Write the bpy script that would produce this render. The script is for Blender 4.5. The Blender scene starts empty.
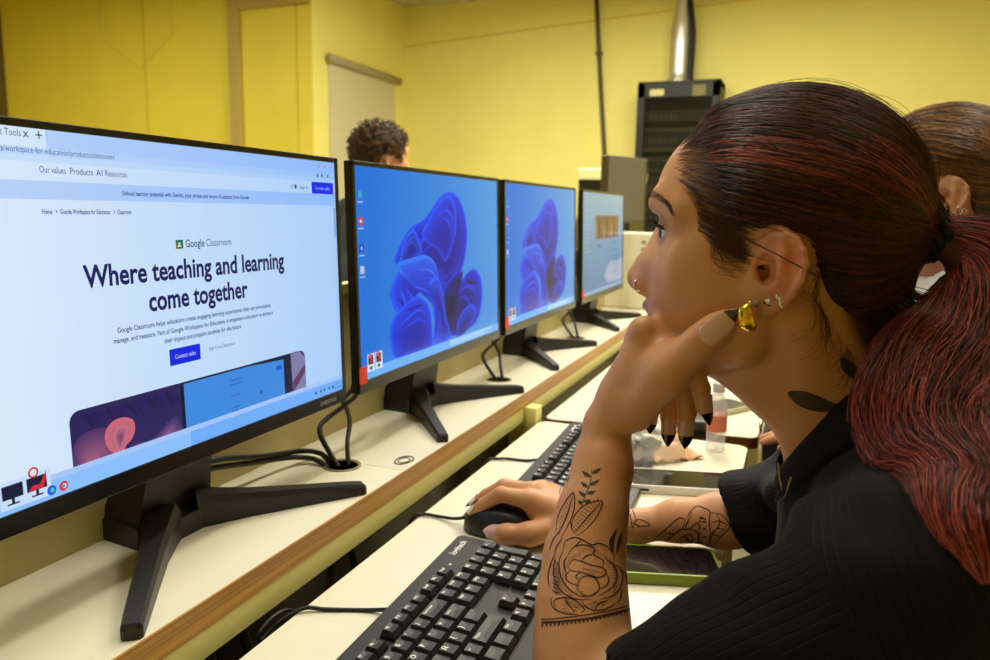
import bpy, bmesh, math, random
import numpy as np
from mathutils import Vector, Matrix, Quaternion
from mathutils.bvhtree import BVHTree

S = bpy.context.scene
COL = S.collection
random.seed(7)
rng = np.random.default_rng(7)

# ------------------------------------------------------------------ camera
CAM_P = Vector((.5579, 0.0, .0973))
def cam_basis(yaw, pitch, roll):
    cy, sy, cp, sp = math.cos(yaw), math.sin(yaw), math.cos(pitch), math.sin(pitch)
    F = Vector((-sy*cp, cy*cp, -sp)); R = Vector((cy, sy, 0)); U = R.cross(F)
    cr, sr = math.cos(roll), math.sin(roll)
    return F, cr*R+sr*U, -sr*R+cr*U
CF, CR, CU = cam_basis(.37394, .15595, .01874)
cam = bpy.data.cameras.new('camera')
cam.sensor_width = 36; cam.sensor_fit = 'HORIZONTAL'; cam.lens = 759.46/990*36
cam.clip_start = .02; cam.clip_end = 60
cam.dof.use_dof = True; cam.dof.focus_distance = .70; cam.dof.aperture_fstop = 8.0
camo = bpy.data.objects.new('camera', cam); COL.objects.link(camo)
camo.matrix_world = Matrix(((CR.x, CU.x, -CF.x, CAM_P.x), (CR.y, CU.y, -CF.y, CAM_P.y), (CR.z, CU.z, -CF.z, CAM_P.z), (0, 0, 0, 1)))
S.camera = camo

# ------------------------------------------------------------------ world, lamps, exposure
w = bpy.data.worlds.new('world'); S.world = w; w.use_nodes = True
w.node_tree.nodes['Background'].inputs[0].default_value = (1.0, .93, .78, 1)
w.node_tree.nodes['Background'].inputs[1].default_value = .10
S.view_settings.view_transform = 'Standard'; S.view_settings.look = 'None'
S.view_settings.gamma = 1; S.view_settings.use_curve_mapping = False
S.view_settings.exposure = 0.0
def area_lamp(name, loc, sx, sy, power, col=(1, .955, .79), rot=(0, 0, 0)):
    l = bpy.data.lights.new(name, 'AREA'); l.shape = 'RECTANGLE'; l.size = sx; l.size_y = sy
    l.energy = power; l.color = col
    o = bpy.data.objects.new(name, l); COL.objects.link(o); o.location = loc; o.rotation_euler = rot
    return o
CEIL = 1.78; FLOOR = -1.04
LAMPS = [(-.2, 3.7, 2.4, .4, 124), (-3.9, 2.3, .3, 1.4, 64), (.05, 2.4, .3, 1.2, 23), (1.3, 1.7, .3, 1.2, 19), (-.1, .85, .3, 1.2, 19.5)]
for i, (x, y, sx, sy, e) in enumerate(LAMPS):
    area_lamp('ceiling_tube_light', (x, y, CEIL-.09), sx, sy, e)

# ------------------------------------------------------------------ helpers
def lin(c):
    return tuple(((v/255)/12.92 if v/255 <= .04045 else ((v/255+.055)/1.055)**2.4) for v in c)
_m = {}
def mat(name, rgb, rough=.5, metal=0, noise=0, nscale=30, bump=0, bscale=200, coat=0, emit=0, alpha=1, trans=0, ior=1.45, sss=0, spec=.5, attr=None, stretch=None):
    if name in _m: return _m[name]
    m = bpy.data.materials.new(name); m.use_nodes = True; nt = m.node_tree; N = nt.nodes; L = nt.links
    b = N['Principled BSDF']; c = lin(rgb)+(1,)
    b.inputs['Base Color'].default_value = c; b.inputs['Roughness'].default_value = rough
    b.inputs['Metallic'].default_value = metal; b.inputs['Coat Weight'].default_value = coat
    b.inputs['IOR'].default_value = ior; b.inputs['Transmission Weight'].default_value = trans
    b.inputs['Specular IOR Level'].default_value = spec; b.inputs['Alpha'].default_value = alpha
    col_out = None
    if attr:
        a = N.new('ShaderNodeAttribute'); a.attribute_name = attr; col_out = a.outputs['Color']
        L.new(col_out, b.inputs['Base Color'])
    tc = N.new('ShaderNodeTexCoord'); src = tc.outputs['Object']
    if stretch:
        mp = N.new('ShaderNodeMapping'); mp.inputs['Scale'].default_value = stretch; L.new(src, mp.inputs['Vector']); src = mp.outputs['Vector']
    if noise:
        n = N.new('ShaderNodeTexNoise'); n.inputs['Scale'].default_value = nscale; n.inputs['Detail'].default_value = 5
        L.new(src, n.inputs['Vector'])
        mr = N.new('ShaderNodeMapRange'); mr.inputs['From Min'].default_value = .25; mr.inputs['From Max'].default_value = .75
        mr.inputs['To Min'].default_value = 1-noise; mr.inputs['To Max'].default_value = 1+noise
        L.new(n.outputs['Fac'], mr.inputs['Value'])
        v = N.new('ShaderNodeMix'); v.data_type = 'RGBA'; v.blend_type = 'MULTIPLY'; v.inputs['Factor'].default_value = 1
        if col_out: L.new(col_out, v.inputs[6])
        else: v.inputs[6].default_value = c
        L.new(mr.outputs['Result'], v.inputs[7]); L.new(v.outputs[2], b.inputs['Base Color']); col_out = v.outputs[2]
    if bump:
        n2 = N.new('ShaderNodeTexNoise'); n2.inputs['Scale'].default_value = bscale; n2.inputs['Detail'].default_value = 4
        L.new(src, n2.inputs['Vector'])
        bp = N.new('ShaderNodeBump'); bp.inputs['Strength'].default_value = bump; bp.inputs['Distance'].default_value = .002
        L.new(n2.outputs['Fac'], bp.inputs['Height']); L.new(bp.outputs['Normal'], b.inputs['Normal'])
    if sss:
        b.inputs['Subsurface Weight'].default_value = sss; b.inputs['Subsurface Radius'].default_value = (1, .35, .2); b.inputs['Subsurface Scale'].default_value = .004
    if emit:
        b.inputs['Emission Strength'].default_value = emit
        if col_out: L.new(col_out, b.inputs['Emission Color'])
        else: b.inputs['Emission Color'].default_value = c
        b.inputs['Base Color'].default_value = (.01, .01, .01, 1)
        if col_out and attr:
            for l in list(nt.links):
                if l.to_socket == b.inputs['Base Color']: nt.links.remove(l)
    _m[name] = m
    return m

def tag(o, label=None, cat=None, group=None, kind=None):
    if label: o['label'] = label
    if cat: o['category'] = cat
    if group: o['group'] = group
    if kind: o['kind'] = kind
    return o
def link(name, me, parent=None):
    o = bpy.data.objects.new(name, me); COL.objects.link(o)
    if parent: o.parent = parent
    return o
def thing(name, label, cat, loc=(0, 0, 0), rz=0, group=None):
    o = bpy.data.objects.new(name, None); COL.objects.link(o); o.empty_display_size = .05
    o.location = loc; o.rotation_euler = (0, 0, rz)
    return tag(o, label, cat, group)
def copy_tree(o, parent=None):
    c = o.copy(); COL.objects.link(c); c.parent = parent
    for ch in list(o.children): copy_tree(ch, c)
    return c
class MB:
    """collects shapes and links them as one mesh object"""
    def __init__(s): s.v = []; s.f = []; s.c = []
    def add(s, V, Fc, col=None):
        k = len(s.v); s.v += [tuple(p) for p in V]; s.f += [tuple(i+k for i in q) for q in Fc]
        s.c += [col]*len(Fc); return s
    def box(s, x0, x1, y0, y1, z0, z1, bev=0, M=None, col=None, seg=2):
        bm = bmesh.new(); bmesh.ops.create_cube(bm, size=1)
        for v in bm.verts: v.co = Vector(((x0+x1)/2+v.co.x*(x1-x0), (y0+y1)/2+v.co.y*(y1-y0), (z0+z1)/2+v.co.z*(z1-z0)))
        if bev: bmesh.ops.bevel(bm, geom=bm.edges[:], offset=bev, segments=seg, affect='EDGES', profile=.5)
        if M: bmesh.ops.transform(bm, matrix=M, verts=bm.verts)
        bm.verts.index_update(); s.add([v.co for v in bm.verts], [[v.index for v in f.verts] for f in bm.faces], col); bm.free(); return s
    def prism(s, pts, axis, a, b, col=None, M=None):
        """closed 2D outline pts extruded along axis from a to b"""
        def mk(p, t):
            q = {'x': (t, p[0], p[1]), 'y': (p[0], t, p[1]), 'z': (p[0], p[1], t)}[axis]
            return M @ Vector(q) if M else q
        n = len(pts); V = [mk(p, a) for p in pts]+[mk(p, b) for p in pts]
        Fc = [list(range(n))[::-1], list(range(n, 2*n))]+[[i, (i+1) % n, n+(i+1) % n, n+i] for i in range(n)]
        return s.add(V, Fc, col)
    def tube(s, P, r, n=8, col=None, caps=True):
        P = [Vector(p) for p in P]; m = len(P); rr = r if hasattr(r, '__len__') else [r]*m
        T = [(P[min(i+1, m-1)]-P[max(i-1, 0)]).normalized() for i in range(m)]
        a = T[0].orthogonal().normalized(); V = []; Fc = []
        for i in range(m):
            a = (a-T[i]*a.dot(T[i])).normalized(); b = T[i].cross(a)
            V += [P[i]+(a*math.cos(2*math.pi*k/n)+b*math.sin(2*math.pi*k/n))*rr[i] for k in range(n)]
        for i in range(m-1):
            for k in range(n): Fc.append([i*n+k, i*n+(k+1) % n, (i+1)*n+(k+1) % n, (i+1)*n+k])
        if caps: Fc += [list(range(n))[::-1], list(range((m-1)*n, m*n))]
        return s.add(V, Fc, col)
    def lathe(s, prof, n=32, c=(0, 0, 0), col=None):
        V = []; Fc = []; m = len(prof)
        for r, z in prof: V += [(c[0]+r*math.cos(2*math.pi*k/n), c[1]+r*math.sin(2*math.pi*k/n), c[2]+z) for k in range(n)]
        for i in range(m-1):
            for k in range(n): Fc.append([i*n+k, i*n+(k+1) % n, (i+1)*n+(k+1) % n, (i+1)*n+k])
        Fc += [list(range(n))[::-1], list(range((m-1)*n, m*n))]
        return s.add(V, Fc, col)
    def build(s, name, m, parent=None, smooth=False, kind=None, angle=None):
        me = bpy.data.meshes.new(name); me.from_pydata(s.v, [], s.f)
        if any(c is not None for c in s.c):
            at = me.color_attributes.new('tint', 'FLOAT_COLOR', 'CORNER'); d = []
            for f, c in zip(s.f, s.c): d += list((lin(c) if c else (1, 1, 1))+(1,))*len(f)
            at.data.foreach_set('color', np.array(d, dtype=np.float32))
        me.materials.append(m)
        if smooth or angle:
            me.polygons.foreach_set('use_smooth', [True]*len(me.polygons))
            if angle: me.set_sharp_from_angle(angle=math.radians(angle))
        me.update(); o = link(name, me, parent)
        if kind: o['kind'] = kind
        return o
def spline(P, n=8):
    """Catmull-Rom through points"""
    P = [Vector(p) for p in P]; Q = [P[0]*2-P[1]]+P+[P[-1]*2-P[-2]]; out = []
    for i in range(1, len(Q)-2):
        a, b, c, d = Q[i-1:i+3]
        for k in range(n):
            t = k/n; out.append(.5*((2*b)+(c-a)*t+(2*a-5*b+4*c-d)*t*t+(3*b-a-3*c+d)*t**3))
    return out+[P[-1]]
def text_mesh(txt, size, width=None, align='LEFT', bold=0, depth=0):
    """lettering lying in local XY, returned as (verts, faces) with optional fit to a width"""
    cu = bpy.data.curves.new('t', 'FONT'); cu.body = txt; cu.size = size; cu.align_x = align; cu.offset = bold; cu.resolution_u = 3; cu.extrude = depth
    o = bpy.data.objects.new('t', cu); COL.objects.link(o)
    dg = bpy.context.evaluated_depsgraph_get(); ev = o.evaluated_get(dg); me = ev.to_mesh()
    V = [v.co.copy() for v in me.vertices]; Fc = [list(p.vertices) for p in me.polygons]
    ev.to_mesh_clear(); bpy.data.objects.remove(o); bpy.data.curves.remove(cu)
    if width and V:
        xs = [v.x for v in V]; w0 = max(xs)-min(xs); k = width/w0
        for v in V: v.x *= k
    return V, Fc
def rounded(x0, x1, y0, y1, r, n=5):
    P = []
    for cx, cy, a in ((x1-r, y1-r, 0), (x0+r, y1-r, 90), (x0+r, y0+r, 180), (x1-r, y0+r, 270)):
        P += [(cx+r*math.cos(math.radians(a+90*k/n)), cy+r*math.sin(math.radians(a+90*k/n))) for k in range(n+1)]
    return P
# ------------------------------------------------------------------ room
YELLOW = mat('yellow_paint', (249, 238, 136), .6, noise=.03, nscale=3, bump=.08, bscale=300)
OCHRE = mat('ochre_paint', (238, 219, 72), .6, noise=.04, nscale=3, bump=.08, bscale=300)
SEAM = mat('seam_shadow', (150, 125, 35), .8)
GREYW = mat('grey_trim', (190, 166, 84), .6)
def struct(name, bmk, m, **k):
    o = bmk.build(name, m, **k); o['kind'] = 'structure'; return o
BY = 6.0; LX = -2.67; AY = 4.65
struct('floor', MB().box(-6.6, 4.1, -2.6, 6.2, FLOOR-.1, FLOOR), mat('grey_vinyl', (150, 140, 120), .4, noise=.08, nscale=8))
struct('ceiling', MB().box(-6.6, 4.1, -2.6, 6.2, CEIL, CEIL+.1), mat('ceiling_board', (205, 195, 160), .8))
struct('wall_back', MB().box(LX-.2, 4.1, BY, BY+.2, FLOOR, CEIL), YELLOW)
struct('wall_left', MB().box(LX-.2, LX, AY, BY, FLOOR, CEIL), YELLOW)
struct('wall_alcove', MB().box(-6.6, LX-.2, AY, AY+.2, FLOOR, CEIL).box(LX-.2, LX-.0005, AY-.0005, AY+.2, FLOOR, CEIL), OCHRE)
struct('wall_side', MB().box(-6.6, -6.4, -2.6, AY, FLOOR, CEIL), OCHRE)
struct('wall_right', MB().box(4.0, 4.2, -2.6, 6.2, FLOOR, CEIL), YELLOW)
struct('wall_front', MB().box(-6.6, 4.1, -2.8, -2.6, FLOOR, CEIL), YELLOW)
# mouldings and seams
struct('trim_1', MB().box(-3.37, -3.275, AY-.035, AY, FLOOR, CEIL, .006), GREYW)
struct('trim_2', MB().box(-3.275, LX, AY-.03, AY, 1.48, 1.62, .004), GREYW)
struct('trim_3', MB().box(-4.192, -4.183, AY-.004, AY+.01, FLOOR, CEIL), mat('seam', (212, 186, 52), .7))
struct('trim_4', MB().box(-2.80, -2.79, AY-.004, AY+.01, FLOOR, 1.48), mat('seam', (196, 164, 40), .7))
struct('trim_5', MB().prism([(LX, 1.456), (.35, 1.634), (.35, 1.644), (LX, 1.466)], 'y', BY-.004, BY+.01), mat('seam2', (226, 206, 92), .7))
fr = struct('window_1', MB().box(-5.95, -5.73, AY-.05, AY, FLOOR+.6, CEIL-.1, .006).box(-5.83, -5.80, AY-.07, AY, FLOOR+.6, CEIL-.1, .004), mat('brown_frame', (112, 88, 34), .5))
# a faint shield-shaped emblem outline on the ochre wall
hx = [(-4.62, 1.7), (-4.62, 1.37), (-4.24, 1.12), (-3.9, 1.36), (-3.9, 1.7)]
o = MB().tube([(x, AY-.003, z) for x, z in hx], .006, 6).build('wall_emblem', mat('pale_outline', (234, 212, 90), .6))
tag(o, 'faint pale outline of a shield drawn on the ochre wall', 'emblem')
# roller blind on the far left wall
b = thing('roller_blind', 'pale roller blind hanging on the yellow wall beside the corner', 'blind', (LX, 5.32, 1.14))
MB().box(.004, .016, -.48, .48, -1.35, 0).build('fabric', mat('blind_cloth', (216, 208, 172), .8, bump=.1), b)
MB().tube([(.035, -.52, .01), (.035, .52, .01)], .03, 12).build('roller', mat('blind_roller', (170, 158, 120), .5), b, smooth=True)
MB().box(.002, .03, -.49, .49, -1.375, -1.35, .004).build('bottom_bar', mat('blind_roller', 0), b)
# conduit on the back wall
c = thing('wall_conduit', 'thin dark cable conduit running up the bright yellow back wall', 'conduit', (-.90, BY-.02, 0))
MB().tube([(-.112, 0, CEIL), (-.085, 0, 1.48), (-.04, 0, 1.0), (.02, 0, .4), (.03, 0, FLOOR)], .017, 8).build('pipe', mat('dark_conduit', (84, 74, 40), .5), c, smooth=True)
for z, xo in ((.42, .02), (1.3, -.068)): MB().box(xo-.026, xo+.026, -.02, .018, z, z+.02, .004).build('clip', mat('dark_conduit', 0), c)

# equipment rack
r = thing('equipment_rack', 'tall black network rack with a glass door against the back wall', 'rack', (-.305, 5.80, FLOOR))
RK = mat('rack_black', (22, 21, 13), .5); RKD = mat('rack_dark', (22, 21, 13), .5)
HT = 2.078
fm = MB()
fm.box(-.29, -.26, -.1, .19, .04, HT, .004).box(.26, .29, -.1, .19, .04, HT, .004).box(-.29, .29, -.1, .19, HT-.05, HT, .004).box(-.29, .29, -.1, .19, 0, .08, .004).box(-.29, .29, .16, .19, .04, HT)
fm.build('cabinet', RK, r)
dm = MB().box(-.29, -.235, -.125, -.102, .08, HT-.02, .004).box(.235, .29, -.125, -.102, .08, HT-.02, .004).box(-.29, .29, -.125, -.102, HT-.12, HT-.02, .004).box(-.29, .29, -.125, -.102, .08, .14, .004)
d_ = dm.build('door', RK, r)
MB().box(-.235, .235, -.116, -.112, .14, HT-.12).build('pane', mat('smoked_glass', (40, 40, 28), .15, alpha=.35), d_)
MB().box(-.20, -.10, -.128, -.126, HT-.105, HT-.06).build('label_plate', mat('pale_label', (214, 205, 140), .6), d_)
MB().box(.10, .19, -.128, -.126, HT-.115, HT-.04).build('notice', mat('beige_label', (128, 116, 68), .6), d_)
zz = HT-.2
for i, (h, g) in enumerate(((.09, 46), (.045, 70), (.09, 40), (.045, 82), (.045, 60), (.09, 38), (.18, 52), (.045, 74), (.09, 44), (.09, 60), (.045, 70))):
    u = MB().box(-.24, .24, -.07, .1, zz-h+.006, zz, .003)
    u = u.build('rack_unit', mat('unit_%d' % g, (g, g-4, int(g*.55)), .5), r)
    q = MB()
    for k in range(10 if h < .06 else 6): q.box(-.2+k*.036, -.185+k*.036, -.074, -.07, zz-h*.7, zz-h*.4)
    q.build('port_row', mat('port_grey', (120, 118, 80), .5), u)
    zz -= h+(.0 if i % 3 else .03)
# foil duct with cables
d = thing('foil_duct', 'shiny foil cable duct rising from the top of the black rack', 'duct', (-.335, 5.885, FLOOR+HT))
pr = [(.088, 0), (.086, .02), (.076, .05), (.078, .2), (.080, .3), (.074, .40), (.058, .50), (.046, .60), (.042, .735)]
dense = []
for (r0, z0), (r1, z1) in zip(pr, pr[1:]):
    for k in range(4): t = k/4; dense.append((r0+(r1-r0)*t+(.004 if k % 2 else 0), z0+(z1-z0)*t))
MB().lathe(dense+[pr[-1]], 24).build('sleeve', mat('foil', (225, 222, 214), .38, metal=.9), d, smooth=True)
for k, (a, rgb) in enumerate(((-.45, (34, 32, 28)), (-.12, (30, 30, 34)), (.2, (60, 84, 150)), (.55, (30, 28, 26)))):
    ca, sa = math.cos(a), math.sin(a)
    P = [(ca*(q[0]+.012), sa*(q[0]+.012)-.01, q[1]) for q in pr]
    MB().tube(spline(P, 4), .014, 6).build('cable', mat('duct_cable_%d' % k, rgb, .5), d, smooth=True)
MB().tube([(.098*math.cos(t), .098*math.sin(t), .013) for t in np.linspace(0, 6.28, 24)], .013, 8).build('collar', mat('foil', 0), d, smooth=True)
# ceiling luminaires (their tubes are the lamps above)
for i, (x, y, sx, sy, e) in enumerate(LAMPS):
    t = thing('ceiling_light', 'white ceiling tube luminaire ' + ['above the far back wall', 'over the ochre alcove', 'over the far half of the monitor row', 'over the aisle', 'over the near half of the monitor row'][i], 'ceiling light', (x, y, CEIL))
    MB().box(-sx/2-.04, sx/2+.04, -sy/2-.04, sy/2+.04, -.075, 0, .006).build('housing', mat('lamp_housing', (225, 222, 205), .5), t)

# ------------------------------------------------------------------ desks and raised shelf
WHITE = mat('white_laminate', (236, 230, 205), .32, noise=.02, nscale=6)
PLY = None
def ply():
    m = bpy.data.materials.new('plywood_edge'); m.use_nodes = True; N = m.node_tree.nodes; L = m.node_tree.links; b = N['Principled BSDF']
    tc = N.new('ShaderNodeTexCoord'); mp = N.new('ShaderNodeMapping'); mp.inputs['Scale'].default_value = (8, 3, 420)
    n = N.new('ShaderNodeTexNoise'); n.inputs['Scale'].default_value = 1; n.inputs['Detail'].default_value = 6
    cr = N.new('ShaderNodeValToRGB'); e = cr.color_ramp.elements
    e[0].position = .3; e[0].color = lin((146, 90, 14))+(1,); e[1].position = .7; e[1].color = lin((214, 156, 50))+(1,)
    L.new(tc.outputs['Object'], mp.inputs['Vector']); L.new(mp.outputs['Vector'], n.inputs['Vector']); L.new(n.outputs['Fac'], cr.inputs['Fac']); L.new(cr.outputs['Color'], b.inputs['Base Color'])
    b.inputs['Roughness'].default_value = .4
    return m
PLY = ply()
SH = -.245; DK = -.30
t = thing('monitor_shelf', 'long raised white monitor shelf with a wooden front edge', 'shelf', (0, 0, SH))
MB().box(-.083, .0985, -.35, 2.80, -.025, 0).build('top_board', WHITE, t)
MB().box(.0985, .101, -.35, 2.80, -.0255, .0006).build('wooden_edge', PLY, t)
CREAM = mat('cream_board', (240, 234, 150), .4)
MB().box(-.098, -.083, -.35, 2.80, FLOOR-SH, .235-.012).build('back_panel', mat('back_board', (214, 200, 142), .55, noise=.03, nscale=5), t)
MB().box(-.101, -.080, -.35, 2.80, .212, .228, .002).build('back_cap', mat('cream_cap', (238, 228, 170), .4), t)
MB().box(.078, .0984, -.35, 2.80, -.054, -.0256).build('fascia', CREAM, t)
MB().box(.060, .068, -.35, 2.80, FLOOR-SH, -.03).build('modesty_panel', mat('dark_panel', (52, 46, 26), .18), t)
for y in (-.2, 1.345, 1.375+1.35):
    MB().box(.068, .124, y-.018, y+.018, FLOOR-SH, -.0256, .002).build('upright', CREAM, t)
# the desks
def desk(y0, y1, label, shear=0, fx=.505):
    d = thing('desk', label, 'desk', (0, 0, DK), 0, None)
    P = []
    for (cx, cy, a) in ((fx-.02, y1-.02, 0), (.126+.02, y1-.02, 90), (.126+.02, y0+.02, 180), (fx-.02, y0+.02, 270)):
        for k in range(7):
            an = math.radians(a+15*k); P.append((cx+.02*math.cos(an), cy+.02*math.sin(an)+shear*max(0, (cx-.12))*(1 if cy < (y0+y1)/2 else 0)))
    MB().prism(P, 'z', -.022, 0).build('tabletop', WHITE, d)
    Q = [(.001*(p[0]-(.126+fx)/2)/.19+p[0], p[1]+(.001 if p[1] > (y0+y1)/2 else -.001)) for p in P]
    MB().prism(Q, 'z', -.0215, -.0012).build('edge_band', mat('brown_edge', (118, 78, 30), .4), d)
    for y in (y0+.06, y1-.06):
        MB().box(fx-.07, fx-.03, y-.02, y+.02, FLOOR-DK, -.0222, .003).build('leg', mat('leg_cream', (196, 184, 120), .4), d)
        MB().box(.14, .18, y-.02, y+.02, FLOOR-DK, -.0222, .003).build('leg', mat('leg_cream', 0), d)
    return d
desk(-.30, 1.352, 'white desk in front under the near keyboard, mouse and green phone')
desk(1.368, 2.78, 'white desk farther along, under the bottle and the small white-cased phone', .10, .518)
# ------------------------------------------------------------------ monitors
MW, MH = .5393, .3213
BLK = mat('black_plastic', (30, 27, 26), .42, bump=.15, bscale=900)
BLKG = mat('black_gloss', (16, 15, 17), .22)
LCD = mat('lcd_image', (255, 255, 255), .16, emit=.95, attr='tint', spec=.2)
PRINT = mat('print_tint', (255, 255, 255), .5, attr='tint')
def monitor(yc, label, xoff=0, rz=0, z=SH, screen=True, group='monitors in a row on the raised shelf'):
    t = thing('computer_monitor', label, 'monitor', (xoff, yc, z), rz, group)
    T = Matrix.Translation((0, 0, -SH)) @ Matrix.Rotation(-.0287, 4, 'Y')
    h = MB()
    h.box(-.012, -.0012, -MW/2, MW/2, -MH/2, MH/2, .0015, T)
    # tapered rear shell
    A = rounded(-MW/2+.02, MW/2-.02, -MH/2+.02, MH/2-.02, .02); B = rounded(-MW/2+.10, MW/2-.10, -MH/2+.06, MH/2-.07, .03); n = len(A)
    h.add([T @ Vector((-.011, *p)) for p in A]+[T @ Vector((-.046, *p)) for p in B], [[i, (i+1) % n, n+(i+1) % n, n+i] for i in range(n)]+[list(range(n, 2*n))])
    h.build('housing', BLK, t)
    b = MB()
    bz = (.0065, .0065, .0175)      # side, top, bottom bezels
    b.box(-.0012, .0018, -MW/2, -MW/2+bz[0], -MH/2, MH/2, .0006, T).box(-.0012, .0018, MW/2-bz[0], MW/2, -MH/2, MH/2, .0006, T)
    b.box(-.0012, .0018, -MW/2, MW/2, MH/2-bz[1], MH/2, .0006, T).box(-.0012, .0024, -MW/2, MW/2, -MH/2, -MH/2+bz[2], .0008, T)
    bo = b.build('bezel', BLKG, t)
    V, Fc = text_mesh('SAMSUNG', .0075, .036, bold=.0002)
    MB().add([T @ Vector((.00265, MW/2-.062+v.x, -MH/2+.0062+v.y)) for v in V], Fc).build('maker_lettering', mat('silver_print', (150, 150, 155), .4), bo)
    # stand
    n_ = MB()
    zt, zb = .125, .012
    lo = [(-.088, -.046), (-.032, -.050), (-.032, .050), (-.088, .046)]; hi = [(-.048, -.036), (-.016, -.040), (-.016, .040), (-.048, .036)]
    n_.add([(p[0], p[1], .022) for p in lo]+[(p[0], p[1], zt) for p in hi], [[3, 2, 1, 0], [4, 5, 6, 7]]+[[i, (i+1) % 4, 4+(i+1) % 4, 4+i] for i in range(4)])
    n_.build('neck', BLK, t)
    MB().prism([(-.090, -.048), (-.030, -.054), (-.012, -.03), (-.012, .03), (-.030, .054), (-.090, .048)], 'z', .0, .0225).build('base', BLK, t)
    for s in (-1, 1):
        p0 = Vector((-.030, .024*s, 0)); p1 = Vector((.091, .176*s, 0)); d = (p1-p0).normalized(); nn = Vector((-d.y, d.x, 0)); L = (p1-p0).length
        V = []; K = 8
        prof = [(0, .020, .038), (.12, .0165, .032), (.3, .0125, .027), (.6, .0105, .021), (.9, .0092, .0155), (.985, .0085, .013), (1.0, .006, .010)]
        for tt, hw, hh in prof:
            c = p0+d*L*tt
            V += [c+nn*hw, c+nn*hw+Vector((0, 0, hh*.75)), c+nn*hw*.72+Vector((0, 0, hh)), c-nn*hw*.72+Vector((0, 0, hh)), c-nn*hw+Vector((0, 0, hh*.75)), c-nn*hw]
        Fc = []
        for i in range(len(prof)-1):
            for k in range(6): Fc.append([i*6+k, i*6+(k+1) % 6, (i+1)*6+(k+1) % 6, (i+1)*6+k])
        Fc += [list(range(6))[::-1], list(range(len(V)-6, len(V)))]
        MB().add(V, Fc).build('leg', BLK, t)
    if not screen: return t, None, None
    return t, T, bz
SX0, SX1, SZ0, SZ1 = .0065, MW-.0065, -MH/2+.0175, MH/2-.0065
class Page:
    """flat screen contents at s (from the left) and z, with small layer steps"""
    def __init__(s, T): s.T = T
    def p(s, a, z, k): return s.T @ Vector((.0003+.00006*k, a-MW/2, z))
    def rect(s, mb, a0, a1, z0, z1, col, k=1): mb.add([s.p(a0, z0, k), s.p(a1, z0, k), s.p(a1, z1, k), s.p(a0, z1, k)], [[0, 1, 2, 3]], col); return mb
    def poly(s, mb, P, col, k=1): mb.add([s.p(a, z, k) for a, z in P], [list(range(len(P)))], col); return mb
    def text(s, mb, txt, a, z, size, width, col, k=3, align='LEFT', bold=0):
        V, Fc = text_mesh(txt, size, width, align, bold); mb.add([s.p(a+v.x, z+v.y, k) for v in V], Fc, col); return mb
INK = (18, 22, 92)
# --- first monitor: web page
m1, T, bz = monitor(.3203+MW/2, 'nearest black monitor showing a white web page with a large heading')
pg = Page(T)
base = MB()
# page colour graded whiter toward the left, painting in the viewing-angle brightness
cols = [((238, 246, 255), SX0, .09), ((226, 240, 255), .09, .14), ((212, 232, 255), .14, .2), ((200, 225, 255), .2, .3), ((190, 219, 255), .3, .42), ((178, 212, 255), .42, SX1)]
NS = 40
def pagecol(a):
    t = (a-SX0)/(SX1-SX0); c0, c1 = (232, 243, 255), (172, 210, 255)
    t = t**.8
    return tuple(c0[i]+(c1[i]-c0[i])*t for i in range(3))
for i in range(NS):
    a0 = SX0+(SX1-SX0)*i/NS; a1 = SX0+(SX1-SX0)*(i+1)/NS
    pg.rect(base, a0, a1, SZ0, SZ1, pagecol((a0+a1)/2), 0)
scr = base.build('screen', LCD, m1)
hd = MB()
for i in range(NS):
    a0 = SX0+(SX1-SX0)*i/NS; a1 = SX0+(SX1-SX0)*(i+1)/NS; c = pagecol((a0+a1)/2)
    f = lambda q: tuple(c[j]*q[j] for j in range(3))
    if a0 > .113: pg.rect(hd, a0, a1, .1395, SZ1, f((.84, .90, 1)), 1)
    pg.rect(hd, a0, a1, .1285, .1335, f((.93, .96, 1)), 1)
    pg.rect(hd, a0, a1, .1335, .1395, f((.88, .93, 1)), 1)
    pg.rect(hd, a0, a1, .0995, .1140, f((.84, .90, 1)), 1)
    pg.rect(hd, a0, a1, SZ0, -.1285, (112, 176, 255) if a0 > .25 else (140, 195, 255), 4)
    pg.rect(hd, a0, a1, -.1285, -.1235, (168, 200, 255), 4)
pg.rect(hd, SX1-.006, SX1-.001, -.123, .0995, (170, 205, 250), 2)
pg.rect(hd, SX1-.0055, SX1-.0015, .06, .097, (120, 165, 225), 3)
hd.build('browser_bars', LCD, scr)
tx = MB()
pg.text(tx, 'Management Tools', .0585, .1472, .0075, .045, (60, 70, 130)); pg.text(tx, 'x', .1055, .1468, .010, None, (40, 44, 70)); pg.text(tx, '+', .1155, .1452, .012, None, (40, 44, 70))
pg.text(tx, 'edu.google.com/intl/es/workspace-for-education/products/classroom/', .040, .1352, .0068, .150, (40, 90, 150))
pg.text(tx, 'Google for Education', -.002+.02, .1205, .0115, .066, (48, 62, 150))
pg.text(tx, 'Our values', .1165, .1205, .0076, .0235, (26, 50, 130)); pg.text(tx, 'Products', .1440, .1205, .0076, .022, (26, 50, 130)); pg.text(tx, 'AI', .1695, .1205, .0076, None, (26, 50, 130)); pg.text(tx, 'Resources', .1785, .1205, .0076, .0230, (26, 50, 130))
pg.text(tx, 'Unlock learning potential with Gemini, your private and secure AI assistant from Google.', .195, .1045, .0058, .170, (0, 70, 150), bold=.00012)
pg.text(tx, 'Home   >  Google Workspace for Education   >  Classroom', .1155, .0880, .0056, .088, (30, 60, 130), bold=.0001)
pg.text(tx, 'Sign in', .4575, .1190, .0060, .016, (40, 70, 130)); pg.text(tx, 'Q', .440, .1190, .006, None, (60, 90, 140))
for a in (.447,): pg.rect(tx, a, a+.004, .119, .1235, (40, 70, 100), 3)
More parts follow.
